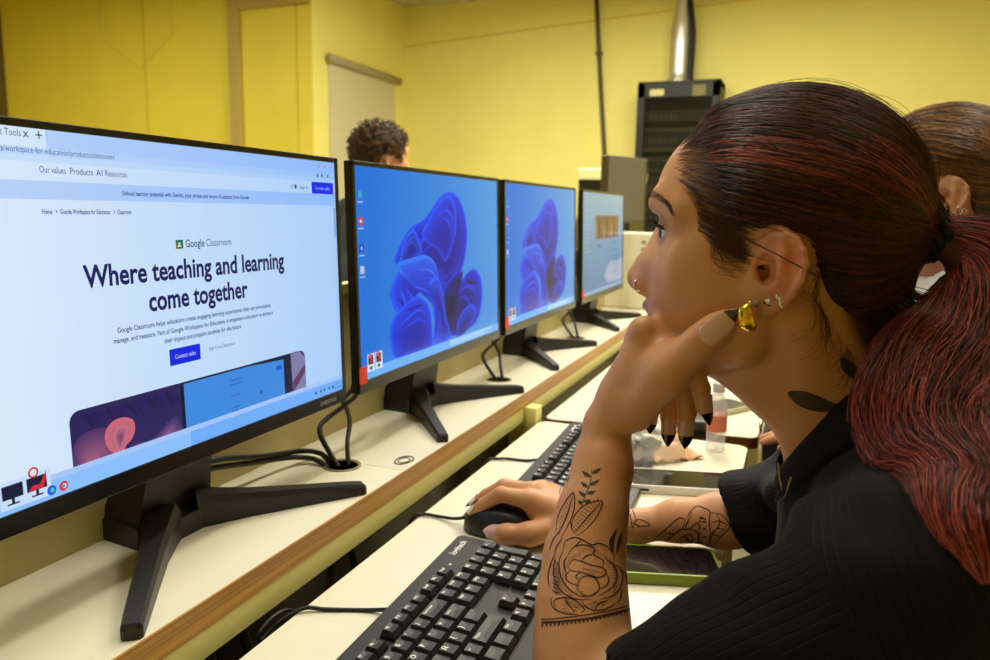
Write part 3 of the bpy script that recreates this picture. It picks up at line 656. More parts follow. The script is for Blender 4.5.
# ------------------------------------------------------------------ mouse
t = thing('computer_mouse', 'black wired mouse under the right hand on the white desk', 'mouse', (.245, .845, DK), .0)
def mouse():
    V = []; Fc = []; NU, NV = 28, 20
    for i in range(NU+1):
        s = i/NU; x = -.054+.108*s
        wdt = .0305*(max(0, 1-abs(2*s-1)**4.5))**.5*(.90+.10*math.cos((s-.35)*3)); hgt = .037*(max(0, 1-abs(2*(s**.86)-1)**2.6))**.55
        for j in range(NV+1):
            a = math.pi*j/NV; ca, sa = math.cos(a), math.sin(a)
            V.append((x, wdt*math.copysign(abs(ca)**.8, ca), .001+hgt*abs(sa)**.85))
    for i in range(NU):
        for j in range(NV): Fc.append([i*(NV+1)+j, i*(NV+1)+j+1, (i+1)*(NV+1)+j+1, (i+1)*(NV+1)+j])
        Fc.append([i*(NV+1), (i+1)*(NV+1), (i+1)*(NV+1)+NV, i*(NV+1)+NV])
    return MB().add(V, Fc)
mouse().build('shell', mat('mouse_black', (26, 24, 24), .38), t, smooth=True)
wm = MB().tube([(-.034+.009*math.cos(a), 0, .0245+.009*math.sin(a)) for a in np.linspace(0, 6.28, 20)], .003, 8).build('scroll_wheel', mat('wheel_grey', (58, 56, 54), .5), t, smooth=True)
MB().tube([(-.0545, 0, .012), (-.046, 0, .013)], .0035, 8).build('strain_relief', CBL, t, smooth=True)
# ------------------------------------------------------------------ phones
def phone(name, label, c, rz, L, W, H, case, screen_rgb, rim=.0035, gloss=.08):
    t = thing(name, label, 'phone', c, rz)
    mb = MB(); P = rounded(-L/2, L/2, -W/2, W/2, .011, 6); Q = rounded(-L/2+rim, L/2-rim, -W/2+rim, W/2-rim, .009, 6); n = len(P)
    P2 = rounded(-L/2+.0012, L/2-.0012, -W/2+.0012, W/2-.0012, .010, 6)
    V = [(x, y, 0) for x, y in P2]+[(x, y, .0018) for x, y in P]+[(x, y, H-.0015) for x, y in P]+[(x, y, H) for x, y in P2]+[(x, y, H) for x, y in Q]+[(x, y, H-.0012) for x, y in Q]
    F_ = [list(range(n))[::-1], list(range(5*n, 6*n))]
    for r in range(5):
        for i in range(n): F_.append([r*n+i, r*n+(i+1) % n, r*n+n+(i+1) % n, r*n+n+i])
    mb.add(V, F_).build('case', case, t, angle=40)
    Q2 = rounded(-L/2+rim+.0004, L/2-rim-.0004, -W/2+rim+.0004, W/2-rim-.0004, .0088, 6)
    MB().prism(Q2, 'z', H-.0011, H-.0005).build('screen', mat(name+'_glass', screen_rgb, gloss, spec=.6), t)
    MB().box(-.35*L-.006, -.35*L+.006, -W/2-.0009, -W/2+.001, H*.35, H*.65, .0004).build('side_button', mat('port_dark', (44, 42, 36), .5), t)
    return t
phone('white_smartphone', 'smartphone in a white case lying face up beside the clear bag', (.424, 1.100, DK), .26, .155, .078, .0125, mat('white_case', (232, 230, 218), .4), (30, 28, 24))
phone('green_smartphone', 'smartphone in a green case lying under the tattooed right forearm', (.430, .817, DK), .30, .155, .076, .0125, mat('green_case', (134, 150, 44), .45), (26, 22, 24), .004)
phone('small_smartphone', 'smartphone in a pale case on the farther desk behind the bottle', (.435, 1.58, DK), 1.0, .14, .07, .011, mat('cream_case', (206, 198, 160), .45), (24, 32, 26), gloss=.35)
# ------------------------------------------------------------------ bottle
t = thing('water_bottle', 'small clear plastic bottle with a pale red label on the far desk', 'bottle', (.4545, 1.300, DK))
PL = mat('clear_plastic', (240, 244, 246), .06, alpha=.38, spec=.8)
prof = [(.0, .002), (.012, .0), (.0195, .003), (.0205, .012), (.0198, .022), (.0206, .030), (.0203, .062), (.0206, .072), (.0203, .085), (.0185, .097), (.013, .109), (.0108, .114), (.0108, .118)]
prof = [(r*.80, z*.88) for r, z in prof]
MB().lathe(prof, 28).build('bottle_body', PL, t, smooth=True)
MB().lathe([(.0098, .103), (.0101, .1045), (.0101, .117), (.0092, .1185), (0, .1185)], 24).build('cap', mat('clear_cap', (214, 210, 205), .3, alpha=.8), t, smooth=True)
MB().lathe([(.0167, .036), (.0169, .038), (.0169, .062), (.0167, .064)], 28).build('label', mat('pale_red_label', (228, 128, 104), .5, noise=.12, nscale=70, alpha=.9), t, smooth=True)
# ------------------------------------------------------------------ clear food bag, napkin and dark item on the far desk
t = thing('clear_bag', 'crumpled clear plastic bag lying open on the desk beyond the white phone', 'bag', (.345, 1.235, DK))
rr = np.random.default_rng(5); V = []; Fc = []; NU, NV = 26, 14
for j in range(NV+1):
    for i in range(NU):
        a = 2*math.pi*i/NU; p = j/NV*math.pi/2
        rad = (.082+.010*math.sin(3*a+1)+.008*rr.standard_normal())*math.cos(p)**.7
        V.append((rad*math.cos(a)*.75, rad*math.sin(a)*1.05, .0006+(.062+.008*math.sin(5*a))*math.sin(p)*(1+.10*rr.standard_normal())))
for j in range(NV):
    for i in range(NU): Fc.append([j*NU+i, j*NU+(i+1) % NU, (j+1)*NU+(i+1) % NU, (j+1)*NU+i])
MB().add(V, Fc).build('film', mat('bag_film', (250, 250, 238), .3, alpha=.30, spec=.5, bump=.4, bscale=60), t, smooth=True)
t = thing('sandwich_wrapper', 'peach paper wrapper with an orange edge beside the clear bag', 'wrapper', (.392, 1.225, DK))
V = []; Fc = []
for i in range(13):
    for j in range(7):
        x = -.045+.09*i/12; y = -.026+.052*j/6; V.append((x, y*(.35+.9*i/12), .003+.022*math.sin(math.pi*i/12)*(1-(j/3-1)**2)+.003*math.sin(i*1.3+j)))
Vn = [(x, y, max(.0008, z)) for x, y, z in V]
for i in range(12):
    for j in range(6): Fc.append([i*7+j, (i+1)*7+j, (i+1)*7+j+1, i*7+j+1])
RZ = Matrix.Rotation(1.0, 3, 'Z')
k = len(Vn)
Vn = Vn+[(x, y, z+.002) for x, y, z in Vn]; Fc = [f[::-1] for f in Fc]+[[q+k for q in f] for f in Fc]
MB().add([RZ @ Vector(p) for p in Vn], Fc).build('paper', mat('peach_paper', (240, 188, 146), .6), t, smooth=True)
MB().prism([(-.012, .022), (.012, .020), (.016, .046), (-.004, .050)], 'z', .001, .030).build('orange_edge', mat('orange_paper', (248, 168, 28), .5), t)
t = thing('black_case', 'small black glasses case on the far desk left of the bottle', 'case', (.397, 1.405, DK), .2)
MB().box(-.03, .045, -.03, .03, 0, .026, .009, seg=4).build('shell', mat('case_black', (34, 34, 34), .4), t, smooth=True)
MB().box(-.0302, .0452, -.0302, .0302, .0135, .0145).build('seam', mat('seam_black', (12, 12, 12), .5), t)
# ------------------------------------------------------------------ things past the end of the row
t = thing('white_tower', 'white computer tower standing past the fourth monitor', 'computer', (.01, 2.76-.02, SH), 0)
MB().box(-.10, .085, -.02, .03+.0, .0, .275, .008).build('case', mat('tower_white', (232, 226, 196), .4), t)
fm = MB()
for k in range(5): fm.box(.035, .05, -.022, -.0195, .235-k*.026, .247-k*.026)
fm.build('button', mat('tower_grey', (150, 144, 116), .5), t)
t = thing('side_table', 'pale side table with a brown edge beyond the end of the shelf', 'table', (.16, 3.5, FLOOR))
MB().box(-.22, .5, -.3, .3, .70, .718).build('tabletop', WHITE, t); MB().box(-.222, .502, -.302, .302, .702, .716).build('edge_band', mat('brown_edge', 0), t)
for x in (-.18, .44):
    for y in (-.26, .26): MB().box(x-.02, x+.02, y-.02, y+.02, 0, .70).build('leg', mat('leg_cream', 0), t)
t = thing('black_cabinet', 'black box with a white lid standing behind the fourth monitor', 'cabinet', (-.405, 4.0, FLOOR))
MB().box(-.09, .18, -.2, .2, 0, 1.30, .006).build('body', mat('cab_black', (34, 28, 14), .4), t)
MB().box(-.095, .185, -.205, .205, 1.30, 1.355, .006).build('lid', mat('cab_lid', (236, 226, 170), .5), t)
MB().box(-.06, .15, -.206, -.201, .5, 1.22, .004).build('door', mat('cab_door', (28, 24, 12), .35), t)
# ------------------------------------------------------------------ organic surfaces: blended rounded solids meshed on a grid
_F = np.array(CF); _R = np.array(CR); _U = np.array(CU); _C = np.array(CAM_P)
def at(u, v, y):
    """world point measured from the photograph at a known distance y along the row"""
    d = _F+_R*(u-495)/759.46-_U*(v-330)/759.46
    return _C+d*(y-_C[1])/d[1]
def cap(a, b, r1, r2=None, k=.004, op='u'):
    return dict(t='cap', a=np.array(a, float), b=np.array(b, float), r1=r1, r2=r1 if r2 is None else r2, k=k, op=op)
def ell(c, rad, R=None, k=.006, op='u'):
    return dict(t='ell', c=np.array(c, float), r=np.array(rad, float), R=np.eye(3) if R is None else np.array(R, float), k=k, op=op)
def chain(P, rs, k=.004, op='u'):
    return [cap(P[i], P[i+1], rs[i], rs[i+1], k, op) for i in range(len(P)-1)]
def rot(ax, deg): return np.array(Matrix.Rotation(math.radians(deg), 3, ax))
def xf(prims, R, t, s=1.0):
    out = []
    for p in prims:
        q = dict(p)
        if p['t'] == 'cap': q['a'] = R @ (p['a']*s)+t; q['b'] = R @ (p['b']*s)+t; q['r1'] = p['r1']*s; q['r2'] = p['r2']*s
        else: q['c'] = R @ (p['c']*s)+t; q['R'] = R @ p['R']; q['r'] = p['r']*s
        out.append(q)
    return out
def pd(p, X):
    if p['t'] == 'cap':
        ab = p['b']-p['a']; L = ab @ ab+1e-12; t = np.clip((X-p['a']) @ ab/L, 0, 1)
        return np.linalg.norm(X-p['a']-t[:, None]*ab, axis=1)-(p['r1']+(p['r2']-p['r1'])*t)
    q = (X-p['c']) @ p['R']
    k0 = np.linalg.norm(q/p['r'], axis=1); k1 = np.linalg.norm(q/p['r']**2, axis=1)+1e-9
    return k0*(k0-1)/k1
def bbox(p, m):
    if p['t'] == 'cap':
        r = max(p['r1'], p['r2'])+m; return np.minimum(p['a'], p['b'])-r, np.maximum(p['a'], p['b'])+r
    e = np.sqrt((p['R']**2) @ (p['r']**2))+m; return p['c']-e, p['c']+e
def field(prims, X, far, post=None):
    d = np.full(len(X), far, np.float64)
    for p in prims:
        lo, hi = bbox(p, far)
        m = np.flatnonzero(((X > lo) & (X < hi)).all(1))
        if not len(m): continue
        e = pd(p, X[m]); k = p['k']; o = d[m]
        if p['op'] == 'u':
            h = np.clip(.5+.5*(o-e)/k, 0, 1); d[m] = o*(1-h)+e*h-k*h*(1-h)
        else:
            h = np.clip(.5-.5*(o+e)/k, 0, 1); d[m] = o*(1-h)-e*h+k*h*(1-h)
    if post is not None: d = post(X, d)
    return d
def grid_mesh(prims, h, post=None, lo=None, hi=None):
    if lo is None:
        B = [bbox(p, .012) for p in prims if p['op'] == 'u']; lo = np.min([b[0] for b in B], 0); hi = np.max([b[1] for b in B], 0)
    lo = np.array(lo, float); hi = np.array(hi, float)
    H = 4*h; nc = np.ceil((hi-lo)/H).astype(int)
    g = np.stack(np.meshgrid(*[np.arange(n) for n in nc], indexing='ij'), -1).reshape(-1, 3)
    cc = lo+(g+.5)*H-.5*h
    dc = field(prims, cc, .03, post)
    D = np.repeat(np.repeat(np.repeat(dc.reshape(nc).astype(np.float32), 4, 0), 4, 1), 4, 2)
    act = g[np.abs(dc) < H*1.35]
    off = np.stack(np.meshgrid(*[np.arange(4)]*3, indexing='ij'), -1).reshape(-1, 3)
    for s in range(0, len(act), 6000):
        idx = (act[s:s+6000, None, :]*4+off[None]).reshape(-1, 3)
        D[idx[:, 0], idx[:, 1], idx[:, 2]] = field(prims, lo+idx*h, .03, post)
    I = D < 0
    n = np.array(D.shape)
    cnt = np.zeros(n-1, np.uint8)
    for dx in (0, 1):
        for dy in (0, 1):
            for dz in (0, 1): cnt += I[dx:n[0]-1+dx, dy:n[1]-1+dy, dz:n[2]-1+dz]
    cell = np.argwhere((cnt > 0) & (cnt < 8))
    vid = np.full(n-1, -1, np.int32); vid[cell[:, 0], cell[:, 1], cell[:, 2]] = np.arange(len(cell))
    acc = np.zeros((len(cell), 3)); num = np.zeros(len(cell))
    cor = [(a, b, c) for a in (0, 1) for b in (0, 1) for c in (0, 1)]
    val = {c: D[cell[:, 0]+c[0], cell[:, 1]+c[1], cell[:, 2]+c[2]].astype(np.float64) for c in cor}
    for c in cor:
        for ax in range(3):
            if c[ax]: continue
            e = list(c); e[ax] = 1; e = tuple(e); a, b = val[c], val[e]; m = (a < 0) != (b < 0)
            t = np.where(m, a/(a-b+1e-20), 0)
            P = np.array(c, float)+np.zeros((len(cell), 3)); P[:, ax] += t
            acc[m] += P[m]; num[m] += 1
    V = lo+(cell+acc/num[:, None])*h
    Fs = []
    for ax in range(3):
        b, c = (ax+1) % 3, (ax+2) % 3
        sl = [slice(1, n[i]-1) for i in range(3)]; s2 = list(sl); sl[ax] = slice(0, n[ax]-1); s2[ax] = slice(1, n[ax])
        A = I[tuple(sl)]; Bq = I[tuple(s2)]
        for flip, mk in ((0, A & ~Bq), (1, Bq & ~A)):
            e = np.argwhere(mk)
            if not len(e): continue
            for i in range(3): e[:, i] += 0 if i == ax else 1
            q = []
            for db, dcq in ((-1, -1), (0, -1), (0, 0), (-1, 0)):
                f = e.copy(); f[:, b] += db; f[:, c] += dcq; f[:, ax] = np.clip(f[:, ax], 0, n[ax]-2); q.append(vid[f[:, 0], f[:, 1], f[:, 2]])
            q = np.stack(q, 1); q = q[(q >= 0).all(1)]
            Fs.append(q[:, ::-1] if flip else q)
    return V, np.concatenate(Fs)
def mesh_np(name, V, Fc, m, parent=None, tint=None, attrs=None):
    me = bpy.data.meshes.new(name); Fc = np.asarray(Fc, np.int32); k = Fc.shape[1]
    me.vertices.add(len(V)); me.vertices.foreach_set('co', np.asarray(V, np.float32).ravel())
    me.loops.add(len(Fc)*k); me.loops.foreach_set('vertex_index', Fc.ravel())
    me.polygons.add(len(Fc)); me.polygons.foreach_set('loop_start', np.arange(0, len(Fc)*k, k, dtype=np.int32))
    me.polygons.foreach_set('use_smooth', np.ones(len(Fc), bool)); me.update(calc_edges=True)
    if tint is not None:
        a = me.color_attributes.new('tint', 'FLOAT_COLOR', 'POINT'); a.data.foreach_set('color', np.concatenate([tint, np.ones((len(V), 1))], 1).astype(np.float32).ravel())
    for n_, v in (attrs or {}).items():
        a = me.attributes.new(n_, 'FLOAT', 'POINT'); a.data.foreach_set('value', np.asarray(v, np.float32))
    if m: me.materials.append(m)
    return link(name, me, parent)
def smooth_verts(V, Fc, it=2, lam=.5):
    V = V.copy(); n = len(V); E = np.concatenate([Fc[:, [0, 1]], Fc[:, [1, 2]], Fc[:, [2, 3]], Fc[:, [3, 0]]]); E = np.concatenate([E, E[:, ::-1]])
    deg = np.bincount(E[:, 0], minlength=n)[:, None]+1e-9
    for i in range(it):
        for l in (lam, -lam*1.03):
            S_ = np.stack([np.bincount(E[:, 0], V[E[:, 1], q], n) for q in range(3)], 1)/deg; V += l*(S_-V)
    return V
def strands(P, r, cols, sides=3):
    """P: (N, M, 3) hair paths, r: (N, M) radii, cols: (N, 3) -> verts, quads, tint"""
    N, M = P.shape[:2]
    T = np.gradient(P, axis=1); T /= np.linalg.norm(T, axis=2, keepdims=True)+1e-12
    a = np.cross(T, np.array([.31, .85, .42])); a /= np.linalg.norm(a, axis=2, keepdims=True)+1e-12; b = np.cross(T, a)
    an = 2*np.pi*np.arange(sides)/sides
    V = P[:, :, None]+(a[:, :, None]*np.cos(an)[None, None, :, None]+b[:, :, None]*np.sin(an)[None, None, :, None])*r[:, :, None, None]
    base = (np.arange(N)*M*sides)[:, None, None]+(np.arange(M-1)*sides)[None, :, None]; k = np.arange(sides)[None, None]
    kn = (k+1) % sides
    Fc = np.stack([base+k, base+kn, base+sides+kn, base+sides+k], -1).reshape(-1, 4)
    tint = np.repeat(np.asarray(cols), M*sides, 0)
    return V.reshape(-1, 3), Fc, tint
def sm(x, a, b):
    t = np.clip((x-a)/(b-a), 0, 1); return t*t*(3-2*t)
# ------------------------------------------------------------------ the head, looking along -X, mid plane at y = 0 (near side negative)
HY = .70
def hp(u, v, dy=0):
    p = at(u, v, HY+dy); return np.array([p[0], dy, p[2]])
def both(fn): return fn(-1)+fn(1)
SK_C = np.array([.547, 0, .110]); SK_R = np.array([.097, .0735, .0835])
def head_prims(neck=True):
    L = []
    L.append(ell(SK_C, SK_R, k=.01))
    L.append(ell((.505, 0, .112), (.066, .064, .062), k=.02))             # frontal
    L.append(ell((.505, 0, .055), (.058, .0565, .070), k=.02))             # mid face
    L.append(ell((.486, 0, .004), (.043, .043, .034), k=.02))              # lower face
    L.append(ell((.462, 0, -.012), (.0205, .022, .0155), k=.012))           # chin
    for s in (-1, 1):
        L += chain([(.532, s*.060, .030), (.522, s*.0545, -.004), (.490, s*.036, -.018), (.466, s*.014, -.018)], [.016, .017, .014, .012], k=.022)   # jaw line
        L.append(ell((.482, s*.040, .052), (.026, .020, .024), k=.035))     # cheek bone
        L.append(ell((.477, s*.028, .022), (.026, .022, .030), k=.035))     # cheek
        L.append(ell((.500, s*.056, .045), (.036, .010, .030), k=.02))
    # brow ridge
    for s in (-1, 1): L += chain([(.4475, s*.010, .1030), (.4505, s*.030, .1060), (.466, s*.050, .099)], [.0088, .0085, .008], k=.018)
    # eye sockets
    for s in (-1, 1): L.append(ell((.4440, s*.029, .0855), (.0125, .0170, .0105), k=.012, op='s'))
    L.append(ell((.4385, 0, .0920), (.0040, .013, .0100), k=.008, op='s'))
    # eyelids over the eyeball
    for s in (-1, 1):
        L.append(ell((.4600, s*.031, .0815), (.0140, .0150, .0128), k=.005))
        L.append(ell((.4450, s*.034, .0822), (.0110, .0140, .0052), rot('Y', 8), k=.0012, op='s'))
    # nose
    L += chain([(.4505, 0, .0840), (.4425, 0, .0690), (.4310, 0, .0525), (.4243, 0, .0410), (.4236, 0, .0365)], [.0085, .0078, .0080, .0082, .0078], k=.007)
    for s in (-1, 1):
        L.append(ell((.4335, s*.0125, .0335), (.0085, .0060, .0075), rot('Y', -20), k=.006))
        L += chain([(.453, s*.012, .075), (.446, s*.014, .052), (.437, s*.010, .038)], [.008, .010, .007], k=.02)
    L.append(cap((.4232, 0, .0335), (.4370, 0, .0255), .0040, .0045, k=.004))
    for s in (-1, 1): L += chain([(.4405, s*.0172, .0420), (.4435, s*.0180, .0350), (.4415, s*.0165, .0275)], [.0011, .0014, .0010], k=.003, op='s')  # septum
    for s in (-1, 1): L.append(ell((.4300, s*.0075, .0272), (.0060, .0038, .0044), rot('Y', 35), k=.002, op='s'))
    # muzzle and lips
    L.append(ell((.4590, 0, .010), (.0200, .027, .021), k=.016))
    up = [(.4490, -.025, .0085), (.4400, -.014, .0122), (.4358, -.004, .0142), (.4365, 0, .0132), (.4358, .004, .0142), (.4400, .014, .0122), (.4490, .025, .0085)]
    L += chain(up, [.0022, .0048, .0054, .0050, .0054, .0048, .0022], k=.0018)
    lw = [(.4490, -.024, .0060), (.4425, -.013, .0018), (.4402, 0, .0004), (.4425, .013, .0018), (.4490, .024, .0060)]
    L += chain(lw, [.0022, .0050, .0056, .0050, .0022], k=.0018)
    mid = [(.4460, -.026, .0076), (.4370, -.012, .0074), (.4340, 0, .0074), (.4370, .012, .0074), (.4460, .026, .0076)]
    L += chain(mid, [.0010]*5, k=.0018, op='s')
    L.append(ell((.4385, 0, -.0090), (.005, .014, .0040), k=.008, op='s'))
    if not neck: return L
    # neck
    L += [cap((.558, 0, .020), (.636, 0, -.118), .053, .057, k=.02), cap((.508, 0, -.012), (.550, 0, -.036), .036, .040, k=.022), cap((.553, 0, -.024), (.630, 0, -.110), .037, .047, k=.02)]
    for s in (-1, 1): L.append(cap((.562, s*.055, .014), (.590, s*.020, -.128), .013, .011, k=.02))   # sternomastoid
    return L
def ear_prims(s=-1):
    """near ear outline measured from the photograph, mirrored for the far one"""
    def e(u, v, out=0):
        dy = -.0668-.024*(u-750)/57-out; p = at(u, v, HY+dy); return np.array([p[0], s*-dy, p[2]])
    rim = [e(758, 262), e(758, 250), e(764, 241), e(774, 235), e(786, 234.5), e(796, 240), (e(803, 251)), e(805.5, 264), e(801, 280), e(793, 294), e(784, 304), e(772, 311)]
    L = []
    c = e(777, 268); ax = e(806, 266)-e(752, 270); ax /= np.linalg.norm(ax); up = e(781, 234)-e(770, 308); up -= ax*(ax @ up); up /= np.linalg.norm(up); nn = np.cross(ax, up)
    Rm = np.stack([ax, nn, up], 1)
    if np.linalg.det(Rm) < 0: Rm[:, 1] *= -1
    L.append(ell(e(780, 262, -.003), (.0195, .0042, .0285), Rm, k=.004))
    L.append(ell(e(768, 296, -.001), (.0150, .0048, .0140), Rm, k=.006))
    L.append(ell(e(772, 268, -.009), (.020, .010, .024), Rm, k=.010))
    L += chain(rim, [.0022, .0026, .0029, .0031, .0031, .0031, .0030, .0028, .0026, .0026, .0030, .0036], k=.0022)
    L.append(ell(e(793, 258, .0035), (.0062, .0036, .0165), Rm, k=.0018, op='s'))          # scapha
    L += chain([e(783, 243, .001), e(784, 256, .002), e(781, 272, .002), e(774, 285, .001)], [.0022, .0028, .0030, .0028], k=.004)  # antihelix
    L.append(ell(e(766, 270, .004), (.0092, .0085, .0130), Rm, k=.002, op='s'))           # concha
    L.append(ell(e(762, 272, -.004), (.0050, .0095, .0080), Rm, k=.002, op='s'))
    L.append(ell(e(754, 276, .0005), (.0046, .0040, .0062), Rm, k=.004))                    # tragus
    L.append(ell(e(769, 289, .0005), (.0045, .0030, .0030), Rm, k=.003))                    # antitragus
    L.append(cap(e(757, 263, -.001), e(768, 262, -.003), .0022, .0018, k=.003))              # crus
    return L
HEAD = head_prims(); HEAD0 = head_prims(False); EARS = ear_prims(-1)+ear_prims(1)
# hairline measured on the near profile: (x, z) from brow-side temple down behind the ear to the nape
HL = np.array([(.4565, .166), (.4590, .158), (.4680, .146), (.4790, .126), (.4860, .106), (.4925, .088), (.4975, .072), (.4990, .062), (.5030, .0605), (.509, .070), (.520, .078), (.536, .0855), (.555, .0890), (.571, .0830), (.579, .066), (.584, .050), (.589, .032), (.595, .014), (.604, -.004), (.622, -.022)])
def hair_depth(X):
    """signed distance behind the hairline, measured in the profile plane"""
    q = X[:, [0, 2]]; d = np.full(len(q), 9.); 
    for a, b in zip(HL[:-1], HL[1:]):
        ab = b-a; t = np.clip((q-a) @ ab/(ab @ ab), 0, 1); d = np.minimum(d, np.linalg.norm(q-a-t[:, None]*ab, axis=1))
    poly = np.concatenate([HL, [(.70, -.03), (.75, .3), (.40, .3), (.45, .18)]])
    ins = np.zeros(len(q), bool); j = len(poly)-1
    for i in range(len(poly)):
        yi, yj = poly[i, 1], poly[j, 1]
        cnd = ((yi > q[:, 1]) != (yj > q[:, 1])) & (q[:, 0] < (poly[j, 0]-poly[i, 0])*(q[:, 1]-yi)/(yj-yi+1e-12)+poly[i, 0])
        ins ^= cnd; j = i
    # nearer the middle of the forehead the hairline sits farther back
    return np.where(ins, d, -d)
TIE = np.array([.6535, -.004, .0853])
def hair_prims():
    L = [ell(SK_C+np.array([.001, 0, .001]), SK_R+np.array([.0105, .0085, .0100]), k=.01), ell((.505, 0, .114), (.0705, .0690, .0690), k=.02),
         cap((.594, 0, .060), (.630, 0, .085), .052, .026, k=.03), cap((.592, 0, .045), (.618, 0, .012), .050, .034, k=.03), cap((.545, 0, .095), (.560, 0, .075), .075, .074, k=.02)]
    return L
HAIRP = hair_prims()
def hair_post(X, d):
    b = hair_depth(X); t = sm(b, -.001, .040)
    return d+.0125*(1-t)+np.where(b < 0, np.minimum(-b*1.2, .02), 0)
def comb(roots, tie, M, cen, wav, g):
    """paths from roots round the skull to the tie"""
    N = len(roots); t = np.linspace(0, 1, M)
    a = (roots-cen)/SK_R; b = (tie-cen)/SK_R
    la = np.linalg.norm(a, axis=1); b = np.broadcast_to(b, a.shape); lb = np.linalg.norm(b, axis=1)
    ua = a/la[:, None]; ub = b/lb[:, None]; om = np.arccos(np.clip((ua*ub).sum(1), -1, 1)); so = np.sin(om)+1e-9
    u = (np.sin((1-t)[None]*om[:, None])/so[:, None])[..., None]*ua[:, None]+(np.sin(t[None]*om[:, None])/so[:, None])[..., None]*ub[:, None]
    r = la[:, None]*(1-t)+lb[:, None]*t
    P = cen+u*r[..., None]*SK_R
    ph = g.uniform(0, 6.28, (N, 1)); P[..., 2] += wav*np.sin(t[None]*g.uniform(4, 9, (N, 1))+ph)*np.sin(np.pi*t)[None]; P[..., 1] += wav*.6*np.sin(t[None]*g.uniform(4, 9, (N, 1))+ph*2)*np.sin(np.pi*t)[None]
    return P
def scalp_roots(n, g):
    out = []
    while sum(map(len, out)) < n:
        v = g.standard_normal((4000, 3)); v /= np.linalg.norm(v, axis=1)[:, None]
        X = SK_C+v*(SK_R+.009); b = hair_depth(X); keep = (b > .0005) & (g.random(4000) < np.where(b < .02, 1, .45))
        out.append(X[keep])
    return np.concatenate(out)[:n]
def hug(P, bvh, lift, cen):
    Q = P.reshape(-1, 3).copy(); lf = np.broadcast_to(lift, P.shape[:2]).ravel()
    for i, p in enumerate(Q):
        co, no, _, _ = bvh.find_nearest(Vector(p))
        if co is not None: Q[i] = np.array(co)+np.array(no)*lf[i]
    return Q.reshape(P.shape)
